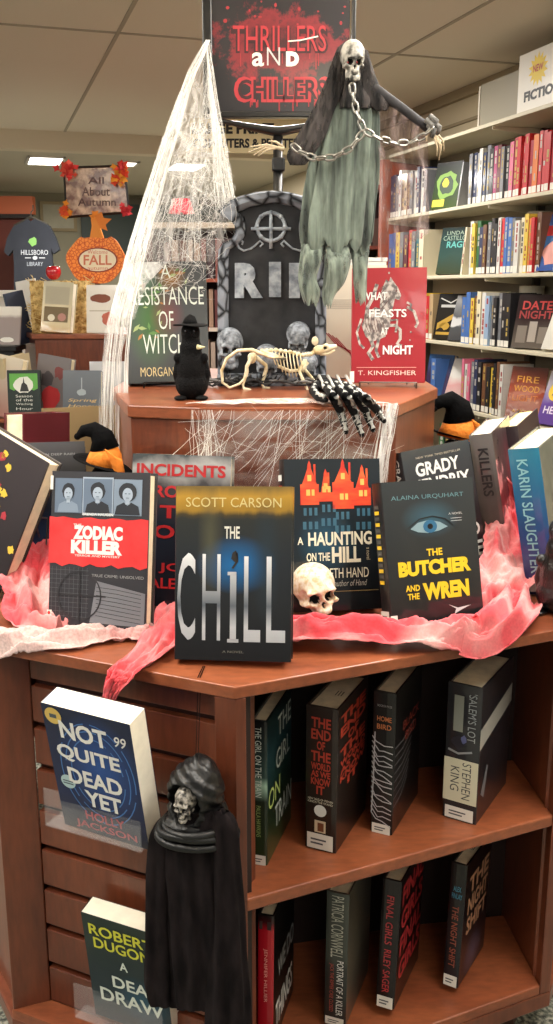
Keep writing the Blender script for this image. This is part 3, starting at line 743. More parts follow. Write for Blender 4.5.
hs = [([(.40, .80), (.46, .90), (.50, .88), (.52, .92), (.56, .88), (.62, .83), (.665, .76), (.64, .72), (.58, .73), (.56, .66), (.52, .60), (.44, .60), (.38, .66)], 0, 1),
      ([(.42, .64), (.54, .62), (.52, .50), (.46, .40), (.30, .36), (.20, .40), (.14, .50), (.20, .60), (.32, .66)], 0, 1),
      (stroke([(.46, .50), (.60, .50), (.66, .46), (.66, .38), (.62, .34), (.68, .32)], .04), 0, 2), (stroke([(.48, .54), (.62, .55), (.60, .44)], .03), 0, 2),
      (stroke([(.74, .66), (.84, .62), (.89, .52), (.86, .48)], .035), 0, 1), (stroke([(.74, .70), (.80, .68), (.78, .64)], .03), 0, 1),
      (stroke([(.24, .42), (.30, .32), (.24, .26), (.30, .20)], .05), 0, 2), (stroke([(.38, .40), (.34, .28), (.38, .22)], .04), 0, 2),
      (stroke([(.14, .56), (.08, .44), (.12, .34), (.18, .30)], .03), 0, 1), (stroke([(.34, .86), (.30, .76), (.22, .66), (.20, .56)], .05), 0, 1)]
for i in range(7): hs.append((stroke([(.2 + i*.035, .60 - i*.012), (.19 + i*.04, .52), (.24 + i*.035, .44)], .008), 1, 3))
for i in range(5): hs.append((stroke([(.42 + i*.02, .84 - i*.03), (.36 + i*.01, .80 - i*.04)], .01), 1, 3))
hs += [(ngon(.80, .44, .012, .01, 8), 0, 1), (ngon(.79, .37, .01, .008, 8), 0, 1), (ngon(.50, .955, .013, .01, 8), 0, 1), (ngon(.6, .80, .014, .012, 8), 1, 3)]
k.art(hs, [BN, BN2], name='horse_picture')
k.text('WHAT', WHITE, (.14, .72, .48, .79), bold=.02, eps=.0017); k.text('FEASTS', WHITE, (.24, .57, .74, .64), bold=.02, eps=.0017); k.text('AT', WHITE, (.40, .42, .50, .48), bold=.02, eps=.0017); k.text('NIGHT', WHITE, (.43, .245, .83, .325), bold=.03, eps=.0017)
k.text('T. KINGFISHER', M((224, 190, 180), .5), (.10, .065, .88, .105), bold=.0, name='author_lettering')
k.art([(rect(.08, .13, .88, .135), 0, 1)], [M((210, 150, 140), .5)], name='rule_line')
k.art([(rect(-.01, .0, .05, .10), 0, 2)], [STICK], name='library_sticker')
easel('silver wire easel under the red horse book', (.211, 1.795, 1.0605), -6, .105, WIRE)
# white book standing behind the red one
cm = cover_mat('cover_white_plain', [(0, (200, 190, 172)), (1, (206, 198, 180))], (), 0, h=.235, coat=.2)
k = Book('white hardcover with thin red line art behind the tombstone and the red book', .16, .225, .03, (.145, 1.965, 1.062), 3, 5, 0, cm, cm)
rl = []
for j in range(4): rl.append((stroke([(.2 + j*.05, .42 - j*.02), (.35 + j*.04, .30 - j*.01), (.6, .22 - j*.02), (.95, .20 - j*.03)], .012), 0, 1))
for j in range(5): rl.append((rect(.05, .62 + j*.018, .95, .624 + j*.018), 1, 1))
k.art(rl, [M((150, 40, 50), .5), M((130, 122, 112), .6)], name='line_drawing')

# ================================================================== books on the open shelves
def shelfbook(label, loc, yaw, roll, w, h, t, cover, spine, lean=0):
    return Book(label, w, h, t, loc, yaw, lean, roll, cover, spine, True)
TRN = cover_mat('cover_green_track', [(0, (40, 62, 34)), (.35, (30, 44, 30)), (.55, (34, 62, 60)), (.8, (40, 70, 76)), (1, (24, 34, 34))], (), .35, 12, h=.22, streak=(1, 1, 1))
k = shelfbook('green and black hardcover leftmost on the upper open shelf beside the corner post', (-.007, 1.256, .4405), 74, 0, .13, .222, .024, TRN, cover_mat('spine_train', [(0, (34, 50, 26)), (.45, (30, 38, 26)), (.56, (150, 180, 160)), (.62, (44, 66, 62)), (1, (20, 22, 24))], (), .05, 20, h=.22))
k.text('THE', WL, (.42, .78, .95, .92), bold=.0); k.text('GIRL', WL, (.35, .56, .9, .70), bold=.0); k.text('ON', M((190, 210, 120), .5), (.05, .36, .5, .5), bold=.0); k.text('TRAIN', WL, (.3, .16, .98, .32), bold=.0)
k.text('THE GIRL ON THE TRAIN', WL, (.3, .48, .68, .96), 'spine', rot=90, name='spine_lettering', bold=.0); k.text('PAULA HAWKINS', M((150, 170, 100), .5), (.35, .2, .62, .42), 'spine', rot=90, name='spine_lettering', bold=0); k.spine_sticker(.0, .07)
cmE = cover_mat('cover_brown_black', [(0, (34, 24, 20)), (1, (50, 40, 36))], (), .3, 14, h=.22)
k = shelfbook('thick brown-black hardcover with stacked red spine lettering on the upper open shelf', (.091, 1.290, .4405), 66, 0, .135, .226, .048, cmE, cmE)
RD2 = M((178, 62, 44), .5, coat=.3)
for i, (wd, v0, v1) in enumerate((('THE', .86, .93), ('END', .78, .85), ('OF', .71, .77), ('THE', .63, .70), ('WORLD', .57, .62), ('AS WE', .52, .565), ('KNOW', .465, .515), ('IT', .40, .46))):
    wi = .62 if len(wd) > 2 else .26
    k.text(wd, RD2, (.5 - wi/2, v0, .5 + wi/2, v1), 'spine', name='spine_lettering', bold=.03)
    k.text(wd, RD2, (.5 - wi*.65, v0, .5 + wi*.65, v1), 'front', bold=.04)
k.text('NEW TALES OF STEPHEN', CREAM, (.1, .355, .9, .37), 'spine', name='spine_lettering', bold=0); k.text("KING'S THE STAND", CREAM, (.1, .335, .9, .35), 'spine', name='spine_lettering', bold=0)
k.art([(ngon(.5, .285, .2, .042, 20), 0, 1), (rect(.32, .13, .68, .215), 1, 1), (rect(.42, .14, .62, .2), 2, 2)], [WHITE, M((206, 190, 160), .5), M((110, 60, 30), .5)], face='spine', name='spine_stickers'); k.spine_sticker(.01, .12); k.stamp(.4, .3, .52, .7)
cmH = cover_mat('cover_black_feather', [(0, (24, 22, 22)), (1, (34, 32, 32))], (), .2, 14, h=.22)
k = shelfbook('black hardcover with white feather strokes up its spine on the upper open shelf', (.186, 1.334, .4405), 65, 0, .135, .229, .034, cmH, cmH)
k.text('BOOKER PRIZE', M((150, 150, 150), .5), (.2, .90, .85, .915), 'spine', name='spine_lettering', bold=0)
k.text('HOME', M((200, 120, 70), .5), (.2, .80, .85, .835), 'spine', name='spine_lettering', bold=.01); k.text('BIRD', M((200, 120, 70), .5), (.2, .745, .85, .78), 'spine', name='spine_lettering', bold=.01)
st = []
rnd = random.Random(9)
for i in range(16):
    x = .1 + .05 * i * .3; y = .1 + i * .036
    st.append((stroke([(.0, y + .05), (.25 + rnd.uniform(-.1, .1), y + rnd.uniform(-.02, .04)), (.55, y - .01), (.95, y + rnd.uniform(-.05, .0))], .045, 6), 0, 1))
st += [(stroke([(.05, .15), (.1, .4), (.12, .72)], .05, 6), 0, 2)]
FE = M((176, 174, 178), .5, coat=.3)
k.art(st, [FE], face='spine', name='feather_picture')
k.art([(stroke([(.02, .2 + i*.06), (.3, .22 + i*.055), (.5 + .03*i, .3 + i*.05)], .01), 0, 1) for i in range(8)], [M((120, 118, 122), .5)], name='feather_picture')
k.text('BLACK\nBIRD', M((150, 60, 50), .5), (.3, .58, .9, .74), bold=0)
k.spine_sticker(.0, .07)
cmS = cover_mat('cover_black_grey', [(0, (30, 30, 34)), (1, (46, 46, 50))], (), .3, 14, h=.22, coat=.8, ripple=.4)
k = shelfbook('thick black hardcover with a cream lower label, rightmost on the upper open shelf', (.320, 1.372, .4405), 59, 0, .15, .225, .054, cmS, cmS)
k.art([(rect(.0, .14, 1.0, .46), 0, 1), (rect(.22, .66, .50, .92), 1, 1), (ngon(.4, .58, .2, .05, 16, jag=.2, seed=2), 2, 1), (ngon(.55, .61, .08, .03, 12, jag=.2, seed=3), 3, 2), (stroke([(.1, .52), (.4, .5), (.8, .53)], .06, 4), 4, 1)],
      [M((206, 202, 176), .5, coat=.3), M((138, 142, 132), .5, coat=.3), M((26, 24, 38), .5), M((90, 96, 140), .5), M((140, 142, 146), .5)], face='spine', name='spine_picture')
k.text("'SALEM'S LOT", M((150, 156, 160), .5), (.64, .60, .88, .95), 'spine', rot=90, name='spine_lettering', bold=0)
k.text('STEPHEN', M((60, 60, 60), .5), (.54, .17, .8, .44), 'spine', rot=90, name='spine_lettering', bold=0); k.text('KING', M((60, 60, 60), .5), (.2, .22, .46, .40), 'spine', rot=90, name='spine_lettering', bold=0)
k.spine_sticker(.01, .10); k.art([([(.0, .55), (.0, .70), (1, .80), (1, .66)], 0, 1), ([(.1, .2), (.25, .38), (.3, .36), (.2, .15)], 1, 1)], [M((168, 166, 158), .5, coat=.4), M((110, 112, 116), .4)], name='cover_band')
# lower open shelf
cmR = cover_mat('cover_black_chalk', [(0, (14, 14, 16)), (1, (22, 20, 20))], (), .2, 14, h=.22)
k = shelfbook('slim hardcover with bright red spine beside the corner post on the lower shelf', (-.001, 1.250, .1335), 76, 2, .135, .222, .024, cmR, cover_mat('spine_red', [(0, (150, 16, 30)), (.9, (186, 24, 40)), (.96, (70, 14, 20)), (1, (30, 12, 14))], (), .02, 20, h=.22))
k.text('JENNIFER HILLIER', M((230, 160, 150), .5), (.36, .36, .62, .76), 'spine', rot=90, name='spine_lettering', bold=0); k.text('THINGS', WHITE, (.1, .1, .9, .3), bold=.02, rot=0); k.text('WE DO', M((150, 150, 150), .5), (.2, .45, .95, .6), bold=.02)
k.art([(rect(.1, .9, .3, .96), 0, 1), (rect(.6, .9, .85, .96), 0, 1)], [M((60, 40, 40), .5)], face='spine', name='spine_marks')
cmP = cover_mat('cover_sepia', [(0, (70, 66, 58)), (.5, (96, 90, 78)), (1, (80, 76, 68))], (), .5, 20, h=.22)
k = shelfbook('grey sepia hardcover with tall pale author name down its spine on the lower shelf', (.113, 1.298, .1335), 70, 2, .14, .225, .035, cmP, cover_mat('spine_grey_green', [(0, (40, 40, 38)), (.45, (46, 48, 46)), (.5, (60, 64, 58)), (1, (72, 76, 70))], (), .02, 20, h=.22))
k.text('PATRICIA CORNWELL', M((176, 178, 164), .5), (.25, .52, .8, .98), 'spine', rot=90, name='spine_lettering', bold=0); k.text('PORTRAIT OF A KILLER', WHITE, (.55, .08, .85, .50), 'spine', rot=90, name='spine_lettering', bold=0)
k.text('JACK THE RIPPER CASE CLOSED', M((170, 70, 60), .5), (.2, .1, .42, .47), 'spine', rot=90, name='spine_lettering', bold=0); k.spine_sticker(.0, .06)
cmG = cover_mat('cover_black_finals', [(0, (18, 12, 14)), (1, (26, 18, 20))], (), .2, 14, h=.22)
k = shelfbook('black hardcover lettered all over in red, third along the lower shelf', (.198, 1.325, .1385), 67, 6, .15, .212, .030, cmG, cmG)
RD3 = M((176, 44, 50), .5, coat=.3)
k.text('FINAL GIRLS', RD3, (.3, .50, .68, .88), 'spine', rot=90, name='spine_lettering', bold=.01); k.text('RILEY SAGER', RD3, (.3, .12, .68, .46), 'spine', rot=90, name='spine_lettering', bold=.01)
for i, wd in enumerate(('FINAL', 'GIRLS', 'FINAL', 'GIRLS')):
    k.text(wd, RD3, (.08, .78 - i*.2, .95, .94 - i*.2), bold=.03)
k.spine_sticker(.0, .09); k.stamp(.45, .4, .6, .6)
cmN = cover_mat('cover_black_night', [(0, (26, 24, 30)), (1, (22, 18, 18))], [(.0, .03, .05, .04, (80, 84, 110), .8)], .2, 14, h=.22)
k = shelfbook('dark hardcover with tan cover letters, rightmost on the lower open shelf', (.314, 1.366, .137), 60, 5, .135, .212, .026, cmN, cmN)
k.text('ALEX\nFINLAY', M((60, 130, 160), .5), (.2, .72, .85, .82), 'spine', name='spine_lettering', bold=.01); k.text('THE NIGHT SHIFT', M((140, 70, 50), .5), (.3, .16, .7, .66), 'spine', rot=90, name='spine_lettering', bold=.01)
for i, wd in enumerate(('THE', 'NIGHT', 'SHIFT')): k.text(wd, M((176, 130, 100), .5), (.15, .72 - i*.17, .9, .86 - i*.17), bold=.03)
k.spine_sticker(.0, .09); k.stamp(.45, .4, .6, .6)

# ================================================================== paperbacks in clear holders on the slat side
ACR = None
def acrylic():
    m, nt, b = new_mat('clear_acrylic'); b.inputs['Base Color'].default_value = (.95, .95, .95, 1); b.inputs['Roughness'].default_value = .05
    b.inputs['Alpha'].default_value = .07; b.inputs['Specular IOR Level'].default_value = .8; return m
ACR = acrylic()
def holder(label, loc, yaw, w, h, d):
    t = thing('clear_holder', label, 'acrylic holder', loc, (0, 0, math.radians(yaw)), 'clear holders on the slat side')
    b = MB(); b.box((-w/2, -d, 0), (w/2, -d + .002, h)); b.build('front_lip', ACR, t)
    b = MB(); b.box((-w/2, -d, -.002), (w/2, .0, 0)); b.build('tray', ACR, t)
    return t
cm = cover_mat('cover_blue_swirl', [(0, (26, 24, 40)), (.3, (22, 34, 72)), (1, (20, 30, 58))], [(.01, .12, .065, .085, (36, 84, 160), .8)], .2, 30, h=.205, coat=.3)
k = Book('blue paperback with large slanting white title letters in upper clear holder', .135, .205, .036, (-.222, 1.149, .527), -24.7, -12.4, 1.9, cm, cm, hard=False, pages=PAGEW)
k.text('NOT', WHITE, (.18, .76, .72, .90), bold=.03); k.text('QUITE', WHITE, (.10, .58, .82, .71), bold=.03); k.text('DEAD', WHITE, (.18, .40, .80, .53), bold=.03); k.text('YET', WHITE, (.34, .24, .76, .37), bold=.03)
k.text('HOLLY', M((170, 60, 70), .5), (.30, .115, .76, .19), bold=.02, name='author_lettering'); k.text('JACKSON', M((170, 60, 70), .5), (.16, .02, .88, .095), bold=.02, name='author_lettering')
for sl_ in ([(ngon(.13, .92, .095, .062, 22), 0, 1), (rect(.09, .905, .17, .935), 2, 2)], [(ngon(.16, .40, .085, .055, 22), 1, 1), (rect(.1, .4, .22, .41), 2, 2), (rect(.1, .38, .22, .39), 2, 2)]): k.art(sl_, [M((206, 176, 90), .4), M((170, 196, 200), .5), M((70, 80, 90), .5)], name='round_seal')
sw = []
for rr_ in (.30, .36, .42): 
    cp = [(.54 + rr_*math.cos(a*math.pi/18), .52 + rr_*.95*math.sin(a*math.pi/18)) for a in range(37)]
    sw += [(stroke(cp[i:i+2], .012), 0, 0) for i in range(0, 36) if (i * 7 + int(rr_*100)) % 5]
k.art(sw, [M((60, 110, 176), .5)], name='swirl_picture')
k.text('99', WHITE, (.80, .80, .93, .88), name='quote_mark', bold=.01, shear=.2)
k.art([(rect(.45, .5, .75, .62), 0, 1)], [M((120, 115, 105), .7)], face='top', name='ink_stamp')
holder('clear acrylic holder carrying the blue paperback', (-.225, 1.181, .523), -24.7, .155, .055, .055)
cm = cover_mat('cover_teal_dark', [(0, (22, 44, 56)), (.5, (20, 40, 46)), (1, (28, 44, 40))], [(.02, .06, .05, .05, (44, 92, 116), .7)], .3, 24, h=.205, coat=.3)
k = Book('teal paperback with yellow author name in the lower clear holder', .135, .205, .032, (-.210, 1.222, .156), -22.5, -8.9, 1.5, cm, cm, hard=False, pages=PAGEW)
YL = M((206, 206, 60), .5)
k.text('ROBERT', YL, (.08, .82, .88, .92), bold=.02, name='author_lettering'); k.text('DUGONI', YL, (.12, .70, .88, .80), bold=.02, name='author_lettering')
k.text('A', WL, (.42, .55, .52, .63), bold=.02); k.text('DEAD', WL, (.30, .36, .92, .47), bold=.02); k.text('DRAW', WL, (.12, .19, .92, .32), bold=.02)
k.art([(rect(.42, .4, .72, .5), 0, 1)], [M((150, 120, 90), .7)], face='top', name='ink_stamp')
holder('clear acrylic holder low down carrying the teal paperback', (-.219, 1.259, .146), -22.5, .155, .06, .055)

# ================================================================== pink and white gauze
GAUZE = two_tone('dyed_gauze', (218, 160, 156), (212, 62, 72), (8, 8, 8), .36, .56, .85, detail=3, dist=.4, sheen=.3, alpha=(.86, 1.0, (260, 260, 260)))
GAUZEP = two_tone('pale_gauze', (212, 184, 178), (206, 116, 114), (7, 7, 7), .48, .75, .85, detail=3, dist=.4, sheen=.3, alpha=(.72, 1.0, (260, 260, 260)))
CORAL = two_tone('coral_gauze', (218, 108, 110), (206, 60, 70), (12, 12, 12), .38, .6, .85, detail=3, dist=.3, sheen=.3, alpha=(.9, 1.0, (260, 260, 260)))
def onT(px, py, dz=.004): 
    return atz(px, py, TZ + dz)
ntz = TZ + .0015
def tfloor(p):                     # table top under the cloth; past the table's edge the cloth may hang
    q = Vector((p.x, p.y))
    for a, b_ in ((A, B), (B, Cc)):
        e = b_ - a; nn = Vector((-e.y, e.x)).normalized()
        dd = (q - a).dot(nn)
        if dd < -.004: return (-dd - .004, nn.x * (-dd - .004), nn.y * (-dd - .004))
    return ntz
o = cloth_strip('gauze_cloth', [onT(-60, 628), onT(-20, 640), onT(22, 640), onT(62, 642), onT(100, 636), onT(128, 634), onT(150, 636)], [.07, .075, .075, .07, .06, .05, .04], GAUZEP, amp=.012, folds=8, seed=2, floor=tfloor)
tag(o, 'pale pink-white gauze spread along the table edge under the true crime book', 'gauze cloth', 'dyed gauze cloths')
o = cloth_strip('gauze_cloth', [at(38, 470, 1.72), at(30, 520, 1.62), at(34, 560, 1.50), at(30, 590, 1.42), onT(38, 620, .01), onT(62, 628, .008)], [.10, .12, .11, .09, .08, .05], GAUZE, amp=.018, folds=6, seed=5, floor=lambda p: ntz)
tag(o, 'bunched coral and white gauze heaped at the left behind the true crime book', 'gauze cloth', 'dyed gauze cloths')
edge = lambda px: atz(px, 648 + (px + 0) * .158, TZ + .006)
ep = edge(128)
o = cloth_strip('gauze_cloth', [onT(205, 585, .012), onT(186, 602, .022), onT(172, 620, .02), onT(156, 644, .014), ep + Vector((.002, .006, .004)), ep + Vector((-.010, -.016, -.006)), ep + Vector((-.022, -.022, -.03)), ep + Vector((-.028, -.022, -.055))],
    [.05, .075, .07, .055, .045, .036, .02, .008], CORAL, amp=.010, folds=5, seed=9, across=lambda v: (.9, -.25 + .1*v, .0))
tag(o, 'coral gauze spilling over the table edge between the two front-left books', 'gauze cloth', 'dyed gauze cloths')
b = MB(); rnd = random.Random(3); tip = ep + Vector((-.028, -.022, -.055))
for i in range(14):
    dx = rnd.uniform(-.008, .008); L = rnd.uniform(.02, .05)
    b.tube([tip + Vector((dx, 0, .012)), tip + Vector((dx*1.5 + .003, -.002, -L*.5)), tip + Vector((dx*2 + .008 + rnd.uniform(-.006, .006), -.003, -L))], .0006, 4)
f = b.build('frayed_end', GAUZEP, o)
o = cloth_strip('gauze_cloth', [onT(255, 640, .008), onT(292, 634, .014), onT(335, 630, .022), onT(385, 634, .018), onT(430, 636, .018), onT(468, 632, .024), onT(498, 626, .028), onT(520, 600, .016)],
    [.06, .08, .08, .07, .07, .08, .09, .07], GAUZE, amp=.017, folds=6, seed=12, nv=140, nu=34, floor=tfloor)
tag(o, 'broad coral and white gauze running along the right edge under the eye book', 'gauze cloth', 'dyed gauze cloths')
o = cloth_strip('gauze_cloth', [at(497, 470, 1.68), at(508, 500, 1.64), at(512, 528, 1.58), at(513, 556, 1.50), at(500, 580, 1.44), onT(487, 600, .02), onT(470, 612, .015)],
    [.02, .06, .09, .10, .10, .09, .06], GAUZE, amp=.018, folds=6, seed=21, nv=120, floor=lambda p: ntz, across=lambda v: (.95, -.3, -.1))
tag(o, 'coral and white gauze draped up over the books behind the eye book', 'gauze cloth', 'dyed gauze cloths')

# ================================================================== books leaning at the back of the table
cm = cover_mat('cover_maroon_wear', [(0, (86, 26, 36)), (.5, (100, 34, 44)), (1, (92, 36, 44))], (), .4, 16, h=.24, coat=.7, ripple=.4)
k = Book('large maroon filmed hardcover leaning at the far left of the table', .17, .245, .042, (-.475, 1.82, .761), 252, 0, -6, cm, cm)
k = Book('tan hardcover with cream page block behind the orange-sashed witch doll', .16, .235, .03, (-.43, 2.07, .752), 203, -6, 0, cover_mat('cover_tan', [(0, (96, 82, 58)), (1, (138, 118, 84))], (), .3, 14, h=.235), M((70, 60, 50), .5), pages=PAGE)
b = MB(); b.box((-.078, -.0165, .002), (-.066, -.0152, .233)); 
kk = Book('dark filmed hardcover leaning with red and yellow flowers at the left edge', .165, .24, .032, (-.508, 1.50, .780), -28, 12, 20, cover_mat('cover_dark_flowers', [(0, (30, 26, 28)), (1, (56, 50, 52))], (), .3, 16, h=.24, coat=.8, ripple=.4), BK, hard=True)
fl = []
rnd = random.Random(8)
for i in range(16):
    cx, cy = rnd.uniform(.3, .95), rnd.uniform(.2, .9); fl += [(ngon(cx, cy, .04, .027, 12, jag=.35, seed=i), i % 2, 1)]
kk.art(fl, [M((160, 44, 56), .5), M((216, 180, 60), .5)], name='flower_picture')
easel('wire easel holding up the leaning flower book at left', (-.43, 1.50, .7505), -28, .10, WIRE)
cm = cover_mat('cover_black_blue', [(0, (30, 60, 110)), (.5, (24, 30, 44)), (.8, (30, 30, 34)), (1, (60, 60, 64))], (), .1, 14, h=.235, coat=.8)
k = Book('black hardcover with dark blue lower half directly behind the true crime book', .115, .235, .036, (-.378, 1.54, .762), 10, 26, 0, cm, BK, pages=M((110, 110, 112), .6))
k.text('IN DEEP RAIN', M((120, 120, 124), .5), (.4, .895, .85, .912), bold=.0)
# right-hand side
cm = cover_mat('cover_maroon_grey', [(0, (84, 24, 34)), (.4, (92, 44, 54)), (1, (72, 56, 58))], [(.02, .16, .03, .07, (130, 52, 62), .8)], .4, 14, h=.24, coat=.9, ripple=.5)
k = Book('tall worn maroon hardcover leaning back right behind the slate book', .165, .245, .04, (.428, 1.68, .762), 66, 10, -4, cm, cover_mat('spine_grey_film', [(0, (74, 66, 64)), (1, (104, 100, 98))], (), .5, 30, h=.24, coat=.9, ripple=.5), pages=PAGEW)
k.text('KILLERS', M((34, 30, 32), .5), (.3, .55, .75, .9), 'spine', rot=90, name='spine_lettering', bold=.02)
k.art([(stroke([(.3, .02), (.4, .3), (.5, .42)], .05), 0, 1), (ngon(.5, .45, .05, .04, 12), 0, 1)], [M((190, 170, 164), .5)], name='figure_picture')
k = Book('maroon-black hardcover leaning behind the tall worn maroon one', .165, .245, .038, (.505, 1.78, .762), 62, 10, -5, cover_mat('cover_black_maroon', [(0, (110, 22, 32)), (.35, (44, 26, 32)), (1, (60, 44, 48))], (), .2, 14, h=.24, coat=.8), M((52, 44, 48), .4, coat=.6), pages=M((224, 208, 150), .85))
cm = cover_mat('spine_ocean_blue', [(0, (24, 44, 96)), (.4, (28, 70, 130)), (1, (44, 120, 150))], (), .2, 14, h=.24, coat=.8)
k = Book('blue-spined hardcover leaning at the right edge of the table', .165, .245, .05, (.475, 1.535, .764), 58, 9, -6, cover_mat('cover_grey_green', [(0, (50, 56, 54)), (1, (96, 100, 90))], (), .6, 30, h=.24, coat=.9, ripple=.5), cm, pages=PAGE)
k.text('KARIN SLAUGHTER', M((130, 190, 200), .5), (.25, .15, .6, .93), 'spine', rot=90, name='spine_lettering', bold=.01)
k.art([(rect(.15, .02, .7, .12), 0, 1)], [WHITE], face='spine', name='spine_mark')
k = Book('red and white hardcover lying back behind the gauze at right', .15, .21, .028, (.50, 1.62, .775), 20, 46, 0, cover_mat('cover_red_white', [(0, (222, 200, 196)), (.22, (216, 190, 186)), (.26, (150, 30, 40)), (.6, (200, 90, 96)), (1, (226, 150, 150))], (), .03, 14, h=.21), STICK)

# ================================================================== small skull
SKB = two_tone('aged_white_plastic', (206, 180, 136), (228, 218, 200), (14, 14, 14), .38, .58, .5)
me = skull_mesh('skull_ornament', [SKB, DARK], jaw=False)
sk = link_mesh('skull_ornament', me); s = .092
sk.scale = (s, s, s * .98); sk.location = atz(322, 622, TZ + .004); sk.rotation_euler = (math.radians(-10), math.radians(-8), math.radians(16))
tag(sk, 'small white plastic skull resting on coral gauze before the red houses book', 'skull')

# ================================================================== hooded reaper hung from the table
RB = two_tone('black_felt', (15, 12, 13), (34, 28, 29), (60, 60, 20), .35, .65, .95, spec=.1, bump=.2)
RH = M((12, 12, 13), .42, bump=.3, bscale=60, name='black_hood_cloth'); MET = two_tone('silver_skull', (22, 20, 19), (170, 164, 154), (7, 7, 7), .42, .62, .3, bump=.4)

def onface(px, py, off):
    """on the upright plane parallel to the slat side, off metres in front of it"""
    d = ray(px, py); n_ = Vector((nAB.x, nAB.y, 0)); a_ = Vector((A.x, A.y, 0)) - n_ * off
    return Vector((0, 0, CAMZ)) + d * ((a_ - Vector((0, 0, CAMZ))).dot(n_) / d.dot(n_))
rp = thing('hanging_reaper', 'black robed reaper figure with silver skull face hanging on the slat side', 'hanging figure', onface(198, 900, .05))
def rel(p, o_): return Vector(p) - Vector(o_.location)
def rr(rows, off, o_): return [(rel(onface(a, y, off), o_), rel(onface(b_, y, off), o_)) for a, b_, y in rows]
loft('robe', rr([(172, 222, 808), (162, 228, 824), (160, 230, 850), (162, 230, 890), (164, 230, 930), (168, 228, 970), (172, 222, 1004)], .052, rp), RB, rp, depth=.36, folds=11, amp=.09, seed=1, jag=.003, sub=10, nu=90, fold_grow=False)
loft('cape', rr([(168, 186, 812), (152, 176, 828), (148, 174, 860), (147, 173, 900), (146, 173, 945), (146, 174, 985), (152, 177, 1000)], .056, rp), RB, rp, depth=.75, folds=5, amp=.14, seed=3, sub=10, nu=60)
loft('cape', rr([(212, 228, 812), (212, 236, 826), (213, 239, 860), (212, 242, 905), (210, 244, 950), (209, 247, 1000), (209, 249, 1055)], .056, rp), RB, rp, depth=.65, folds=6, amp=.14, seed=4, sub=10, nu=60)
hc = rel(onface(194, 796, .052), rp)
b = MB()
b.ell(hc + Vector((.002, .006, .006)), (.036, .034, .040)); b.ell(hc + Vector((.008, .010, .024)), (.022, .026, .026)); b.ell(hc + Vector((.003, .008, -.022)), (.038, .032, .022))
b.ell(hc + Vector((.004, .006, -.038)), (.050, .030, .013))
fd = Vector((-.46, -.88, -.06)).normalized()
me = blob('hood', b, .0022, [RH], [(hc + fd * .034 + Vector((.0, 0, -.002)), (.024, .040, .030), -fd * .046, 0)], 4,
          post=lambda p: p + (p - hc).normalized() * .0022 * (nz(p.x * 70, p.y * 70, p.z * 45) + .6 * math.sin((p.z + p.x * .7) * 420)))
link_mesh('hood', me, rp)
b = MB()
for j, (z, wx) in enumerate(((-.030, .040), (-.038, .047), (-.046, .050))):
    b.tube([hc + Vector((.003 + wx * math.cos(a), -.000 + .030 * math.sin(a), z - .006 * abs(math.sin(a * .5 + j)) - .004 * (math.sin(a) < 0))) for a in [math.radians(x) for x in range(0, 360, 12)]], .0052, 8, closed=True)
b.build('cowl', RH, rp, smooth=True)
me = skull_mesh('face', [MET, DARK], voxel=.03)
link_mesh('face', me, rp, hc + fd * .016 + Vector((-.002, 0, -.024)), (math.radians(4), 0, math.radians(-24)), (.040, .036, .046))
b = MB()
e1 = atz(199, 677, TZ + .001)
top_h = hc + Vector((.004, .008, .049))
for dx in (-.0015, .0015):
    b.tube([rel(atz(204 + dx*500, 666, TZ + .0012), rp), rel(e1 + Vector((dx, 0, 0)), rp), rel(e1 + Vector((dx, -.004, -.02)), rp), top_h + Vector((dx, 0, 0))], .0006, 5)
b.build('hanging_string', M((10, 10, 10), .9, spec=.1), rp)

# ================================================================== tombstone
STONE = two_tone('grey_stone', (48, 52, 58), (156, 162, 170), (6, 6, 6), .3, .65, .9, bump=.6)
CRK = two_tone('cracked_stone', (26, 28, 32), (134, 140, 150), (30, 30, 30), .02, .16, .9, kind='v', bump=.6)
STD = two_tone('dark_stone', (34, 35, 38), (52, 53, 56), (30, 30, 30), .35, .65, .9, bump=.4)
LET = two_tone('pale_stone', (110, 118, 128), (168, 176, 184), (60, 60, 60), .35, .6, .9, bump=.5)
Yt = 1.83
ts = thing('tombstone', 'grey foam tombstone lettered RIP with skulls along its base', 'tombstone', at(272, 386, Yt))
def tp_(px, py, y=0): p = at(px, py, Yt); return rel(Vector((p.x, Yt + y, p.z)), ts)
lf_ = [(218, 386), (218, 252), (222, 244), (231, 240), (236, 232), (234, 222), (226, 217), (216, 214), (222, 206), (236, 198), (254, 193), (272, 191)]
ol = lf_ + [(544 - x, y) for x, y in lf_[::-1][1:]]
inn = [(229, 374), (229, 250), (240, 244), (246, 234), (245, 218), (238, 213), (250, 207), (272, 203)]
il = inn + [(544 - x, y) for x, y in inn[::-1][1:]]
def tprism(poly, y0, y1, name, mat, bev=0):
    b = MB(); P = [tp_(*p) for p in poly]
    T = Matrix(((1, 0, 0, 0), (0, 0, 1, 0), (0, 1, 0, 0), (0, 0, 0, 1)))
    b.prism([(p.x, p.z) for p in P], y0, y1, T=T)
    return b.build(name, mat, ts, bevel=bev)
tprism(il, -.004, .03, 'inscribed_panel', STD)
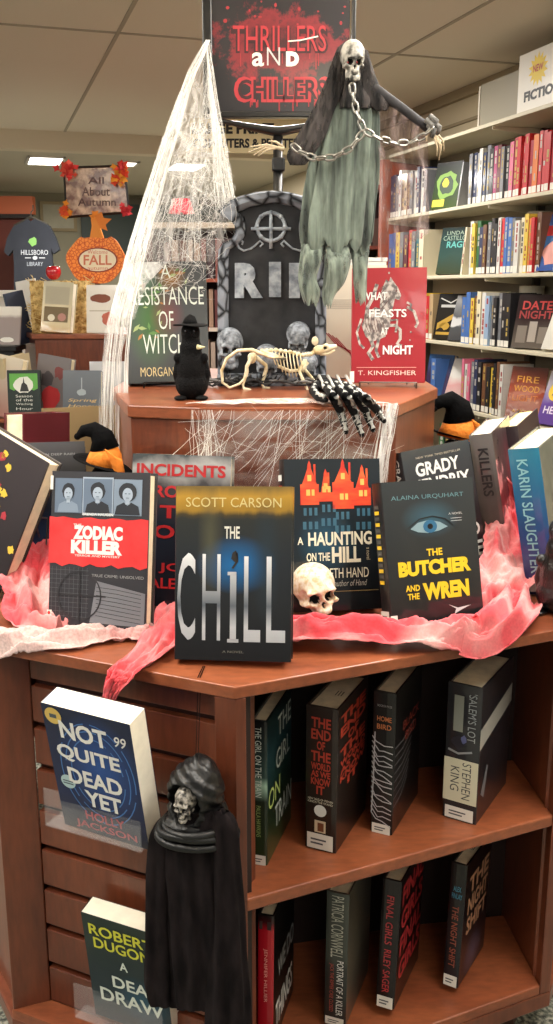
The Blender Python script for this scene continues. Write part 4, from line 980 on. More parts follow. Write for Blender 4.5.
# raised border as a ring between the two outlines
b = MB(); n = 60
def resample(poly, n):
    P = [Vector(p) for p in poly]; L = [0]
    for a, c in zip(P[:-1], P[1:]): L.append(L[-1] + (c - a).length)
    out = []
    for i in range(n + 1):
        t = L[-1] * i / n; j = max(q for q in range(len(L)) if L[q] <= t + 1e-9); j = min(j, len(P) - 2)
        f = (t - L[j]) / (L[j+1] - L[j]); out.append(P[j].lerp(P[j+1], f))
    return out
oo = resample(ol, n); ii = resample(il, n)
def ring(u, v):
    i = round(v * n); a = oo[i]; c = ii[i]
    prof = [(0, .03), (0, -.014), (.15, -.02), (.6, -.019), (.9, -.012), (1, -.002)]
    f, y = prof[round(u * 5)]
    p = a.lerp(c, f); q = tp_(p.x, p.y, y + .003 * nz(p.x * .15, p.y * .15, u * 3)); return q
b.grid(ring, 5, n); b.build('border', CRK, ts, smooth=False)
b = MB(); b.box(tuple(tp_(218, 391, -.026)), tuple(tp_(326, 373, .03))); b.build('plinth', CRK, ts, bevel=.004)
b = MB(); P = [tp_(*p) for p in ol]; T = Matrix(((1, 0, 0, 0), (0, 0, 1, 0), (0, 1, 0, 0), (0, 0, 0, 1))); b.prism([(p.x, p.z) for p in P], .028, .034, T=T); b.build('back_board', STD, ts)
def tface(u, v, e): p = tp_(u, v); return (p.x, -.004 - e, p.z)
def tlet(s, x0, y0, x1, y1, bold=.03):
    o = lettering(ts, s, LET, lambda u, v, e: tface(u, v, e), (x0, y1, x1, y0), eps=.003, name='letter', bold=bold)
    # give the letters thickness
    md = o.modifiers.new('solid', 'SOLIDIFY'); md.thickness = .005; md.offset = 0
    return o
tlet('R', 235, 263, 263, 298, .07); tlet('I', 269, 262, 281, 297, .06); tlet('P', 289, 263, 315, 298, .07)
b = MB(); cx = 271; cyy = 227
b.tube([tp_(cx + 14*math.cos(a), cyy + 14*math.sin(a), -.005) for a in [i*math.pi/14 for i in range(28)]], .0035, 6, closed=True)
b.tube([tp_(251, 229, -.006), tp_(291, 229, -.006)], .0034, 6); b.tube([tp_(271, 211, -.006), tp_(271, 249, -.006)], .0034, 6)
for a in range(8): b.ell(tp_(cx + 14*math.cos(a*math.pi/4), cyy + 14*math.sin(a*math.pi/4), -.006), .0045, nu=8, nv=6)
b.build('cross', LET, ts, smooth=True)
for sg in (-1, 1):
    b = MB(); pts = []
    c0 = 272 + sg * 24
    raw = [(-12, -2), (-15, -5), (-12, -8), (-8, -4), (-3, 0), (4, 2), (9, -1), (11, -6), (8, -10), (5, -7), (6, -4)]
    for x, y in raw: pts.append(tp_(c0 + sg * x, 249 + y, -.005))
    b.tube(pts, .0022, 6); b.build('scroll', LET, ts, smooth=True)
rsk = skull_mesh('carved_skull', [STONE, DARK], voxel=.035)
for cx, by, s, rz, rx_, cat in ((231, 369, .080, 6, 0, 0), (267, 376, .062, 0, 32, 1), (299, 352, .058, -10, 32, 1), (307, 378, .052, 0, 32, 1)):
    if cat == 0: o = link_mesh('carved_skull', rsk, ts, tp_(cx, by, -.022), (0, 0, math.radians(rz)), (s*.9, s*.6, s))
    else:
        o = link_mesh('carved_skull', rsk, ts, tp_(cx, by, -.006), (math.radians(rx_), 0, math.radians(rz)), (s * 1.1, s, s))
# crack veins across the carved skulls
# ================================================================== rat skeleton
Yk = 1.755
rt_ = thing('rat_skeleton', 'cream plastic rat skeleton standing before the tombstone', 'animal skeleton', at(285, 392, Yk))
def kp(px, py, y=0): p = at(px, py, Yk); return rel(Vector((p.x, Yk + y, p.z)), rt_)
b = MB(); sp = [kp(250, 356), kp(262, 351), kp(276, 350), kp(290, 352), kp(303, 355), kp(311, 354), kp(318, 350)]
for i in range(6):
    for f in (0, .33, .66): b.ell(sp[i].lerp(sp[i+1], f), (.0042, .0038, .0042), nu=8, nv=6)
b.tube(sp, .002, 6); b.build('spine', BONE, rt_, smooth=True)
for i in range(9):
    t = i / 8; x = 274 + 28 * t; r = .012 + .011 * math.sin(t * 2.6)
    b = MB(); c = kp(x, 352 + 2*t)
    b.tube([c + Vector((-.003 - .004*math.sin(a/2) + .010*(1-math.cos(a))/2, r * .75 * math.sin(a), -r * (1 - math.cos(a)) * .95)) for a in [j*math.pi/8 for j in range(17)]], .0011, 5); b.build('rib', BONE, rt_, smooth=True)
b = MB(); b.tube([kp(278, 366), kp(290, 371), kp(302, 370), kp(308, 362)], .0035, 6); b.build('breastbone', BONE, rt_, smooth=True)
for sg in (-1, 1):
    y = sg * .012
    hx = -3 if sg < 0 else 16
    b = MB(); b.tube([kp(253, 355, y*.6), kp(250 + hx, 366, y), kp(256 + hx*1.0 - 6, 371, y), kp(246 + hx, 384, y), kp(247 + hx, 388, y), kp(254 + hx, 389, y - .003)], [.0045, .0035, .004, .0024, .003, .0022], 7); b.ell(kp(252, 358, y*.5), (.008, .005, .010)); b.build('hind_leg', BONE, rt_, smooth=True)
    b = MB(); o_ = 0 if sg < 0 else 10
    b.tube([kp(305, 360, y*.6), kp(299 + o_*.6, 370, y), kp(303 + o_, 380, y), kp(308 + o_, 391, y), kp(315 + o_, 392, y - .003)], [.004, .0032, .0032, .0026, .002], 7); b.build('front_leg', BONE, rt_, smooth=True)
b = MB(); b.tube([kp(262, 351, 0), kp(285, 358, -.022), kp(270, 356, -.026), kp(252, 349, -.022), kp(238, 350, -.018), kp(227, 358, -.016), kp(222, 370, -.014), kp(223, 382, -.012), kp(230, 387, -.014), kp(240, 383, -.014), kp(248, 374, -.012)], [.003, .0032, .0034, .0034, .0032, .003, .0028, .0026, .0024, .0022, .0016], 8); b.build('tail', BONE, rt_, smooth=True)
b = MB(); b.ell(kp(319, 350), (.011, .009, .009)); b.tube([kp(319, 350), kp(328, 348), kp(337, 346)], [.009, .0065, .0035], 10)
b.ell(kp(326, 346, -.004), (.006, .005, .005))
me = blob('skull', b, .0014, [BONE, DARK], [(kp(325, 348, -.009), (.0045, .006, .0035), (0, .005, 0), 1)], 3); link_mesh('skull', me, rt_)
b = MB(); b.tube([kp(320, 354), kp(328, 354), kp(335, 350)], [.0035, .0028, .0018], 8); b.build('jaw', BONE, rt_, smooth=True)
for sg in (-1, 1):
    b = MB(); b.ell(kp(315, 341, sg*.006), (.006, .002, .008)); b.build('ear', BONE, rt_, smooth=True)

# black twisted twigs behind and below the rat
TW = M((26, 24, 24), .7, bump=.5, bscale=90, name='black_twig'); TWG = M((112, 110, 108), .7)
rnd = random.Random(14)
tw = thing('twig_garland', 'tangle of black and grey twisted twigs lying before the tombstone', 'twig garland', (-.02, 1.80, TT))
for i in range(16):
    x0 = rnd.uniform(-.15, .06); y0 = rnd.uniform(-.055, -.0); L = rnd.uniform(.07, .14); pts = []
    ph = rnd.uniform(0, 6)
    for j in range(9):
        t = j / 8; pts.append((x0 + L * t, y0 + .012 * math.sin(ph + t * 7), .006 + .010 * abs(math.sin(ph * 2 + t * 6))))
    b = MB(); b.tube(pts, [.0028 * (1 - .5 * abs(j / 4 - 1)) for j in range(9)], 6)
    for j in range(2, 7, 2): b.tube([pts[j], Vector(pts[j]) + Vector((rnd.uniform(-.012, .012), rnd.uniform(-.012, .012), rnd.uniform(.004, .014)))], [.0018, .0006], 5)
    b.build('twig', TW if i % 4 else TWG, tw, smooth=True)

# ================================================================== skeleton hand over the edge
hd = thing('skeleton_glove', 'black and white skeleton hand hanging its fingers over the raised edge', 'skeleton hand', atz(328, 396, TT))
BL = M((13, 13, 15), .7, spec=.2); WB = M((176, 176, 170), .5)
def hp_(px, py, z): return rel(atz(px, py, z), hd)
b = MB(); b.ell(hp_(331, 386, TT + .014), (.036, .034, .012)); b.ell(hp_(322, 380, TT + .012), (.022, .026, .010)); b.ell(hp_(345, 391, TT + .013), (.024, .022, .009))
b.build('palm', BL, hd, smooth=True)
fing = [((326, 386), (333, 397), (341, 412), (346, 432)), ((336, 385), (346, 397), (355, 414), (362, 435)), ((345, 386), (357, 397), (366, 412), (373, 430)), ((353, 389), (366, 399), (377, 410), (384, 421)), ((316, 385), (313, 391), (318, 397), (326, 400))]
def fpt(px, py, k):
    # knuckle and first joints lie on the top, tips hang in front of the rim
    if k == 0: return rel(atz(px, py, TT + .024), hd)
    if k == 1: return rel(atz(px, py, TT + .022), hd)
    p = at(px, py, 1.462 if k == 2 else 1.455); return rel(p, hd)
for fi, f4 in enumerate(fing):
    pts = [fpt(*p, k_) for k_, p in enumerate(f4)] if fi < 4 else [rel(atz(px, py, TT + .012), hd) for px, py in f4]
    b = MB(); b.tube(pts, [.0075, .0072, .0068, .004], 10); b.ell(pts[0], .0076, nu=10, nv=8); b.ell(pts[3], .004, nu=8, nv=6)
    fo = b.build('finger', BL, hd, smooth=True)
    b = MB()
    for a, c in zip(pts[:-1], pts[1:]):
        d = (c - a); n_ = Vector((0, -.75, .66))
        n_ = (n_ - d.normalized() * n_.dot(d.normalized())).normalized()
        for t0, t1 in ((.06, .46), (.54, .94)):
            p = a.lerp(c, t0) + n_ * .0046; q = a.lerp(c, t1) + n_ * .0046; m_ = p.lerp(q, .5)
            b.tube([p, p.lerp(q, .25), m_, p.lerp(q, .75), q], [.0042, .0026, .0022, .0026, .0042], 7)
    b.build('finger_bones', WB, fo, smooth=True)
b = MB()
for i, x in enumerate((322, 331, 340, 349)):
    b.tube([hp_(x - 3, 376, TT + .022), hp_(x, 381, TT + .027), hp_(x + 2 + i*.6, 387, TT + .026)], [.0032, .002, .0032], 7)
b.build('palm_bones', WB, hd, smooth=True)

# ================================================================== crow figurine in a hat
def crow(label, loc, s, rz, mat, hat=True, beak=None):
    t = thing('crow_figurine', label, 'crow figurine', loc, (0, 0, math.radians(rz))); t.scale = (.86, .9, 1)
    b = MB()
    b.ell((0, 0, .35), (.20, .19, .34)); b.ell((0, 0, .18), (.235, .2, .19)); b.ell((0, -.01, .60), (.155, .15, .18)); b.tube([(0, 0, .55), (0, -.01, .78)], [.15, .12], 14)
    b.ell((0, -.02, .80), (.135, .14, .13))
    for sx in (-1, 1): b.ell((sx*.19, -.05, .50), (.055, .06, .06)); b.tube([(sx*.17, .02, .52), (sx*.215, .03, .3), (sx*.18, .05, .1)], [.04, .06, .03], 10)
    if not hat: b.tube([(0, -.1, .82), (0, -.22, .80), (0, -.32, .76)], [.06, .045, .012], 10)
    me = blob('body', b, .014, [mat], (), 4); o = link_mesh('body', me, t, scale=(s, s, s))
    for sx in (-1, 1):
        b = MB(); b.ell((sx*.15*s, -.12*s, .025*s), (.09*s, .13*s, .03*s)); b.build('foot', mat, t, smooth=True)
    if hat:
        b = MB(); b.grid(lambda u, v: (s*(.0 + (.10 + .14*v) * math.cos(u*2*math.pi)), s*(-.02 + (.10 + .12*v) * math.sin(u*2*math.pi)), s*(.905 + .012*math.sin(u*12.6) * v - .02*v)), 28, 3, closed_u=True)
        b.tube([(0, -.02*s, .89*s), (.01*s, -.02*s, .95*s), (.03*s, -.02*s, 1.0*s)], [.115*s, .085*s, .04*s], 16)
        b.build('hat', mat, t, smooth=True, solid=.001)
        b = MB(); b.tube([(.10*s, -.10*s, .63*s), (.15*s, -.12*s, .63*s), (.21*s, -.13*s, .635*s)], [.034*s, .022*s, .003*s], 10)
        b.build('beak', M((226, 220, 170), .5), t, smooth=True)
    for sx in (-1, 1):
        b = MB(); b.ell((sx*.06*s, -.145*s, .82*s), .014*s, nu=8, nv=6); b.build('eye', M((60, 62, 66), .2), t, smooth=True)
    return t
CROW = M((7, 7, 8), .8, spec=.15, bump=.4, bscale=50, name='black_resin'); GLO = M((9, 10, 11), .3, bump=.3, bscale=40, coat=.3, name='glossy_black_resin')
crow('black crow figurine with flat brimmed hat in front of the grey witches book', atz(192, 399, TT) , .138, 0, CROW)
t = crow('glossy black crow figurine at the right edge of the table', atz(556, 612, TZ), .165, -30, GLO, hat=False)

# ================================================================== orange-sashed witch dolls
ORG = M((228, 128, 34), .8, bump=.3, bscale=120, name='orange_felt'); FEL = M((8, 8, 9), .95, spec=.1, bump=.3, bscale=90, name='black_plush'); STR = two_tone('straw', (196, 150, 80), (240, 220, 170), (90, 90, 90), .35, .6, .9)
def doll(label, loc, s, rz, L):
    t = thing('witch_doll', label, 'witch doll', loc, (0, 0, math.radians(rz)))
    b = MB()
    b.tube([(.0, 0, -L), (.0, 0, 0), (.02*s, 0, .3*s), (.05*s, 0, .55*s)], [.30*s, .34*s, .28*s, .15*s], 16); b.ell((.32*s, 0, .16*s), (.16*s, .12*s, .1*s))
    me = blob('body', b, .03 * s, [FEL], (), 4); link_mesh('body', me, t)
    b = MB(); b.ell((-.06*s, -.22*s, .34*s), (.17*s, .12*s, .15*s)); b.ell((-.2*s, -.3*s, .2*s), (.13*s, .09*s, .1*s))
    me = blob('face', b, .02 * s, [STR], (), 3); link_mesh('face', me, t)
    # wide pointed hat bending to the left with an orange band
    b = MB(); b.grid(lambda u, v: (s*(.02 + (.12 + .30*v)*math.cos(u*2*math.pi)), s*((.12 + .30*v)*math.sin(u*2*math.pi)), s*(.60 - .10*v*math.cos(u*2*math.pi)*1.6 + .03*math.sin(u*9)*v)), 30, 4, closed_u=True)
    b.build('hat_brim', FEL, t, smooth=True, solid=.006 * s)
    b = MB(); b.tube([(.03*s, 0, .58*s), (.06*s, 0, .74*s), (.05*s, 0, .86*s)], [.27*s, .235*s, .185*s], 20); b.build('hat_band', ORG, t, smooth=True)
    b = MB(); b.tube([(.05*s, 0, .83*s), (.02*s, 0, 1.0*s), (-.10*s, 0, 1.10*s), (-.24*s, 0, 1.08*s), (-.33*s, 0, 1.0*s)], [.215*s, .17*s, .12*s, .085*s, .04*s], 16); b.ell((-.33*s, 0, 1.0*s), .05*s)
    b.build('hat_point', FEL, t, smooth=True)
    b = MB(); b.grid(lambda u, v: (s*(.10 + .24*u + .10*v), s*(-.24 - .05*math.sin(u*3)), s*(.86 - .66*v*(.4 + .6*u) - .15*u)), 10, 10); b.build('sash', ORG, t, smooth=True, solid=.01*s)
    return t
doll('witch doll with black hat, orange sash and straw face above the true crime book', Vector((at(102, 470, 1.50).x, 1.50, TZ + .148)), .112, 0, .147)

doll('witch doll in black plush and orange beside the right corner of the raised level', Vector((at(446, 440, 1.93).x + .018, 1.93, TZ + .10)), .155, 20, .098)

# ================================================================== hanging ghoul
GOWN = two_tone('grey_green_gauze', (44, 50, 46), (124, 136, 124), (60, 60, 5), .36, .6, .95, sheen=.2, bump=.9, detail=7, alpha=(.82, 1.0, (200, 200, 60)))
GOWNT = two_tone('tattered_gauze', (62, 70, 64), (140, 152, 138), (60, 60, 8), .36, .6, .95, sheen=.2, bump=.9, detail=7, alpha=(.55, 1.3, (110, 110, 30)))
HAIR = two_tone('dark_matted_gauze', (20, 18, 18), (74, 68, 66), (70, 70, 8), .38, .62, .95, bump=.8, alpha=(.7, 1.1, (140, 140, 30)))
Yg = 1.70
gh = thing('hanging_ghoul', 'hanging skull-faced ghoul in ragged grey-green gown wrapped with a chain', 'hanging figure', at(350, 60, Yg))
def gp_(px, py, y=0): p = at(px, py, Yg); return rel(Vector((p.x, Yg + y, p.z)), gh)
def grow(rows, y=0, tuck=0): return [(gp_(a, q, y + tuck * max(0, 1 - i * .5)), gp_(c, q, y + tuck * max(0, 1 - i * .5))) for i, (a, c, q) in enumerate(rows)]
loft('gown', grow([(334, 372, 84), (327, 377, 98), (323, 378, 118), (316, 377, 142), (309, 376, 168), (305, 375, 195), (303, 373, 220), (304, 369, 242), (310, 362, 252)]), GOWN, gh, depth=.34, folds=13, amp=.085, seed=2, nu=130, sub=10, fold_grow=False, jag=.035)
loft('gown_tatter', grow([(306, 332, 215), (303, 328, 235), (301, 322, 258), (299, 316, 278), (301, 319, 292), (305, 317, 303)], -.01, .05), GOWNT, gh, depth=.6, folds=5, amp=.16, seed=6, jag=.014)
loft('gown_tatter', grow([(320, 352, 215), (322, 352, 240), (325, 350, 262), (324, 344, 282), (322, 335, 294), (324, 331, 305)], -.016, .055), GOWNT, gh, depth=.5, folds=5, amp=.16, seed=8, jag=.014)
loft('gown_tatter', grow([(346, 373, 212), (350, 371, 236), (352, 368, 260), (354, 367, 285), (356, 365, 302)], .0, .04), GOWNT, gh, depth=.5, folds=4, amp=.14, seed=11, jag=.014)
me = skull_mesh('skull', [two_tone('grey_white_skull', (56, 54, 50), (184, 180, 170), (5, 5, 5), .38, .6, .5), DARK])
link_mesh('skull', me, gh, gp_(351, 87, -.030), (math.radians(4), 0, math.radians(8)), (.058, .050, .067))
b = MB()
for sx in (-1, 1): b.ell((0, 0, 0) if 0 else tuple(gp_(351 + sx*4.4 - 1, 68, -.040)), .0022, nu=8, nv=6)
b.build('eyes', M((160, 30, 26), .3), gh, smooth=True)
loft('hood', grow([(346, 355, 40), (338, 364, 46), (334, 368, 58), (331, 371, 72), (328, 376, 88), (324, 382, 100), (326, 380, 110)], .012), HAIR, gh, depth=.7, folds=9, amp=.08, seed=3, nu=90, fold_grow=False, cap=True)
loft('shoulder_drape', grow([(336, 346, 54), (330, 344, 72), (322, 342, 92), (312, 334, 114), (298, 324, 138), (288, 312, 156), (290, 304, 166)], -.012), HAIR, gh, depth=.45, folds=9, amp=.12, seed=5, fold_grow=False, cap=True)
loft('shoulder_drape', grow([(358, 367, 52), (360, 372, 70), (362, 380, 90), (368, 388, 104), (374, 386, 112)], -.012), HAIR, gh, depth=.5, folds=4, amp=.1, seed=7, fold_grow=False, cap=True)
b = MB(); b.tube([gp_(372, 90, -.01), gp_(386, 99, -.012), (gp_(402, 110, -.012)), gp_(416, 121, -.012), gp_(428, 130, -.012)], [.011, .0085, .0075, .0075, .008], 12); b.build('sleeve', M((44, 42, 44), .8, bump=.4, bscale=40), gh, smooth=True)
b = MB()
for dx, dy in ((0, 0), (4, -4), (7, 2), (2, 5)): b.tube([gp_(424 + dx, 122 + dy, -.02), gp_(430 + dx, 128 + dy, -.026), gp_(428 + dx, 134 + dy, -.02)], .0048, 8)
b.build('wrist_rag', M((104, 102, 98), .9, bump=.5, bscale=80), gh, smooth=True)
HB = M((188, 170, 140), .6, name='hand_bone')
b = MB()
for i, (x1, y1, x2, y2, x3, y3) in enumerate(((433, 138, 437, 146, 439, 156), (434, 137, 439, 147, 437, 162), (432, 139, 435, 149, 435, 158), (435, 136, 441, 143, 442, 153))):
    b.tube([gp_(429, 128, -.02), gp_(x1, y1, -.022), gp_(x2, y2, -.024), gp_(x3, y3, -.02)], [.003, .002, .0016, .001], 6)
b.tube([gp_(430, 130, -.02), gp_(424, 138, -.026), gp_(424, 144, -.026)], [.003, .0022, .0014], 6)
b.build('hand', HB, gh, smooth=True)
b = MB()
for x2, y2, x3, y3 in ((266, 148, 249, 154), (266, 150, 254, 157), (267, 147, 250, 149), (268, 152, 258, 158)):
    b.tube([gp_(284, 151, -.02), gp_(277, 149.5, -.022), gp_(x2, y2, -.026), gp_(x3, y3, -.024)], [.0042, .003, .0022, .0012], 6)
b.tube([gp_(283, 149, -.02), gp_(276, 144, -.024), gp_(269, 143, -.024)], [.003, .002, .0012], 6)
b.build('hand', HB, gh, smooth=True)
TATT = two_tone('sheer_web_cloth', (110, 92, 90), (160, 140, 136), (60, 60, 18), .4, .6, .95, alpha=(.12, .62, (70, 70, 22)))
b = MB()
def wing(u, v):
    top = [(378, 96), (395, 108), (412, 120), (428, 132)]; i = min(int(u*3), 2); f = u*3 - i
    tx = top[i][0]*(1-f) + top[i+1][0]*f; ty = top[i][1]*(1-f) + top[i+1][1]*f
    bx_ = 380 + 50*u; by = 262 - 30*u + 6*nz(u*9, 3)
    px = tx + (bx_ - tx)*v; py = ty + (by - ty)*v
    return gp_(px, py, -.004 + .012*math.sin(u*14 + 2*nz(v*3, 1)) )
b.grid(wing, 40, 40); b.build('sleeve_gauze', TATT, gh, smooth=True)
CH = M((150, 148, 142), .35, metal=.9, name='chain_metal')
def chain_links(pts, pitch, b):
    P = [Vector(p) for p in pts]; L = [0]
    for a, c in zip(P[:-1], P[1:]): L.append(L[-1] + (c - a).length)
    n = max(1, int(L[-1] / pitch)); out = []
    for i in range(n):
        t = L[-1] * (i + .5) / n; j = max(q for q in range(len(L)) if L[q] <= t); j = min(j, len(P)-2)
        f = (t - L[j]) / (L[j+1] - L[j]); out.append((P[j].lerp(P[j+1], f), (P[j+1] - P[j]).normalized()))
    for i, (c, d) in enumerate(out):
        side = d.cross(Vector((0, -1, 0))).normalized()
        if i % 2: side = (side * .35 + Vector((0, -1, 0)) * .9).normalized()
        a_ = pitch * .62; w_ = pitch * .30
        ring_ = []
        for q in range(14):
            th = 2*math.pi*q/14; cx_, sx_ = math.cos(th), math.sin(th)
            ring_.append(c + d * (a_ * (abs(cx_) ** .7) * (1 if cx_ > 0 else -1)) + side * w_ * (abs(sx_) ** .7) * (1 if sx_ > 0 else -1))
        b.tube(ring_, .0020, 6, closed=True)
yc = -.045
b = MB(); pit = .0145
chain_links([gp_(350, 90, yc), gp_(351, 100, yc), gp_(354, 116, yc), gp_(361, 134, yc)], pit, b)
chain_links([gp_(361, 136, yc), gp_(349, 152, yc), gp_(332, 161, yc), gp_(314, 162, yc), gp_(300, 155, yc+.01), gp_(292, 148, yc+.01)], pit, b)
chain_links([gp_(362, 135, yc), gp_(375, 142, yc), (gp_(392, 146, yc+.012)), gp_(408, 145, yc+.02), gp_(422, 138, yc+.02), gp_(430, 130, -.03)], pit, b)
b.build('chain', CH, gh, smooth=True)
b = MB(); b.tube([gp_(351, 44, .01), at(351, 34, 1.93) - Vector(gh.location)], .0009, 5); b.build('hanging_cord', BK, gh)

# ================================================================== sign on its stand
BLK = M((16, 15, 15), .35, coat=.4, name='black_plastic')
Ys = 1.95
sg = thing('sign_stand', 'black-framed Thrillers and Chillers sign on a black pole behind the tombstone', 'sign', (at(278, 300, Ys).x, Ys, TT))
def sp_(px, py, y=0): p = at(px, py, Ys); return rel(Vector((p.x, Ys + y, p.z)), sg)
def sbox(name, x0, y0, x1, y1, d0, d1, mat, bev=0):
    b = MB(); a = sp_(x0, y1); c = sp_(x1, y0); b.box((a.x, d0, a.z), (c.x, d1, c.z)); return b.build(name, mat, sg, bevel=bev)
ytop = -52
sbox('frame_rail', 204, ytop, 211, 118, -.010, .012, BLK, .002); sbox('frame_rail', 350, ytop, 357, 118, -.010, .012, BLK, .002)
sbox('frame_rail', 204, 112, 357, 118, -.010, .012, BLK, .002); sbox('frame_rail', 204, ytop - 6, 357, ytop, -.010, .012, BLK, .002)
def sign_print():
    m, nt, b = new_mat('sign_print'); tc = nt.nodes.new('ShaderNodeTexCoord')
    n = nt.nodes.new('ShaderNodeTexNoise'); n.inputs['Scale'].default_value = 16; n.inputs['Detail'].default_value = 9; n.inputs['Roughness'].default_value = .7
    nt.links.new(tc.outputs['Object'], n.inputs['Vector'])
    zc = sp_(278, 45).z
    mp = nt.nodes.new('ShaderNodeMapping'); mp.vector_type = 'TEXTURE'; mp.inputs['Location'].default_value = (0, 0, zc); mp.inputs['Scale'].default_value = (.19, 10, .085)
    nt.links.new(tc.outputs['Object'], mp.inputs['Vector'])
    g = nt.nodes.new('ShaderNodeTexGradient'); g.gradient_type = 'SPHERICAL'; nt.links.new(mp.outputs['Vector'], g.inputs['Vector'])
    a = nt.nodes.new('ShaderNodeMath'); a.operation = 'MULTIPLY_ADD'; a.inputs[1].default_value = .42; nt.links.new(g.outputs['Fac'], a.inputs[0]); nt.links.new(n.outputs['Fac'], a.inputs[2])
    r = nt.nodes.new('ShaderNodeValToRGB'); e = r.color_ramp.elements; e[0].position = .62; e[0].color = lin((30, 28, 34)); e[1].position = .70; e[1].color = lin((132, 34, 44)); x = e.new(.9); x.color = lin((66, 22, 30))
    nt.links.new(a.outputs[0], r.inputs['Fac']); nt.links.new(r.outputs['Color'], b.inputs['Base Color']); b.inputs['Roughness'].default_value = .4
    b.inputs['Coat Weight'].default_value = .8; b.inputs['Coat Roughness'].default_value = .08; return m
pb_ = sbox('sign_print', 210, ytop, 351, 113, -.004, .004, sign_print())
def sfm(u, v, e): p = sp_(u, v); return (p.x, -.004 - e, p.z)
SR = M((180, 50, 58), .45, coat=.4); SW = M((232, 226, 216), .45, coat=.4); SDK = M((54, 18, 24), .5, coat=.4)
lettering(sg, 'THRILLERS', SDK, sfm, (231, 54, 328, 28), bold=.05, eps=.0006, name='sign_lettering'); lettering(sg, 'THRILLERS', SR, sfm, (233, 52, 326, 26), bold=.0, eps=.001, name='sign_lettering')
for ch, x0, x1, y0, y1, bo in (('a', 252, 264, 67, 53, .02), ('N', 267, 280, 66, 48, -.01), ('D', 286, 299, 67, 52, .08)): lettering(sg, ch, SW if ch != 'N' else M((200, 196, 196), .5), sfm, (x0, y0, x1, y1), bold=bo, eps=.0012, name='sign_lettering')
lettering(sg, 'CHILLERS', SR, sfm, (234, 103, 330, 77), bold=.07, eps=.0008, name='sign_lettering'); lettering(sg, 'CHILLERS', SDK, sfm, (238, 100, 326, 80), bold=.015, eps=.0014, name='sign_lettering')
dr = []
rnd = random.Random(4)
for i in range(12):
    x = rnd.uniform(236, 326); y = rnd.uniform(100, 104); L = rnd.uniform(3, 14); dr.append((rect(x, y, x + 1.1, y + L), 0, 1))
for i in range(7):
    x = rnd.uniform(236, 326); dr.append((rect(x, 54, x + 1, 54 + rnd.uniform(5, 18)), 0, 1))
for i in range(14): dr.append((ngon(rnd.uniform(220, 345), rnd.uniform(2, 30), rnd.uniform(.8, 2.2), rnd.uniform(.8, 2.2), 8), 0, 1))
dr.append((stroke([(288, 42), (300, 41), (318, 37)], 1.4, 1), 1, 3))
art(sg, dr, sfm, 'blood_drips', eps=.0007, mats=[M((160, 44, 52), .5), SW])
b = MB(); b.tube([sp_(213, 119), sp_(232, 123), sp_(255, 128), sp_(278, 132), sp_(300, 128), sp_(325, 123), sp_(347, 119)], [.006, .008, .012, .016, .012, .008, .006], 8, flat=.6); b.build('bracket', BLK, sg, smooth=True)
b = MB(); b.tube([sp_(278, 130), Vector((0, 0, .004))], .0095, 14); b.build('pole', BLK, sg, smooth=True)
sbox('pole_clamp', 272, 158, 285, 172, -.014, .014, BLK, .003)
b = MB(); b.prism(ngon(0, 0, .09, .06, 28), 0, .008); b.build('base', BLK, sg, bevel=.002)

# ================================================================== stretched cobweb over the left of the display
def webmat(name, a0, a1, sc, c=(232, 230, 226)):
    return two_tone(name, tuple(int(x*.93) for x in c), c, (60, 60, 60), .3, .7, .95, alpha=(a0, a1, sc))
STRD = M((228, 226, 222), .9, name='web_fibre')
rnd = random.Random(31)
apex = at(206, 40, 1.935)
wb = thing('cobweb', 'white stretched cobweb draped from the sign down over the left of the display', 'cobweb', apex)
def wr(p): return Vector(p) - apex
b = MB()
def strand(b, a, c, r, sag=.01, wob=.004, n=7, seed=0):
    pts = []
    for i in range(n + 1):
        t = i / n; p = a.lerp(c, t) + Vector((wob * nz(t*3, seed), wob * nz(t*3, seed, 7), -sag * math.sin(math.pi * t))); pts.append(p)
    b.tube(pts, r, 4, cap=False)
mid = [at(185, 78, 1.90), at(163, 138, 1.84), at(130, 240, 1.76), at(106, 330, 1.70), at(100, 420, 1.68)]
def leftline(t, off=0.0):
    P = [apex] + mid + [Vector((at(98, 440, 1.68).x, 1.68, TZ + .06))]
    n = len(P) - 1; i = min(int(t*n), n-1); f = t*n - i
    return P[i].lerp(P[i+1], f)
for i in range(42):            # dense left bundle
    d = rnd.uniform(0, 1); pts = []
    for j in range(15):
        t = j / 14; p = leftline(t); w = .008 + .05 * t
        pts.append(wr(p + Vector((w * d + .003*nz(t*6, i), .01*nz(t*4, i, 2), 0))))
    b.tube(pts, rnd.uniform(.0002, .0007), 4, cap=False)
tops = [at(rnd.uniform(128, 206), rnd.uniform(259, 264), 1.835) for _ in range(34)]
for i, p in enumerate(tops): strand(b, Vector((0, 0, 0)) + wr(apex + Vector((rnd.uniform(-.006, .012), 0, -rnd.uniform(0, .14)))), wr(p), rnd.uniform(.00015, .0004), 0, .012, seed=i)
rts = [at(rnd.uniform(214, 238), rnd.uniform(196, 222), 1.815) for _ in range(40)]
for i, p in enumerate(rts): strand(b, wr(apex + Vector((rnd.uniform(0, .006), 0, -rnd.uniform(0, .10)))), wr(p), rnd.uniform(.0002, .0005), -.004, .006, seed=i + 50)
for i in range(10): strand(b, wr(apex), wr(at(rnd.uniform(216, 222), rnd.uniform(160, 205), 1.84)), .0006, -.006, .004, seed=i + 90)
def inside():
    y = rnd.uniform(110, 300); l = 205 - (y - 40) * .37 + 6; r = min(238, 208 + (y - 40) * .19)
    if y > 255: r = min(r, 218)
    x = rnd.uniform(l, r); return at(x, y, 1.80 + rnd.uniform(-.02, .05))
for i in range(900):
    a = inside(); c = inside()
    if (a - c).length > .11: continue
    strand(b, wr(a), wr(c), rnd.uniform(.00012, .0003), 0, .015, seed=i)
b.build('fibres', STRD, wb)
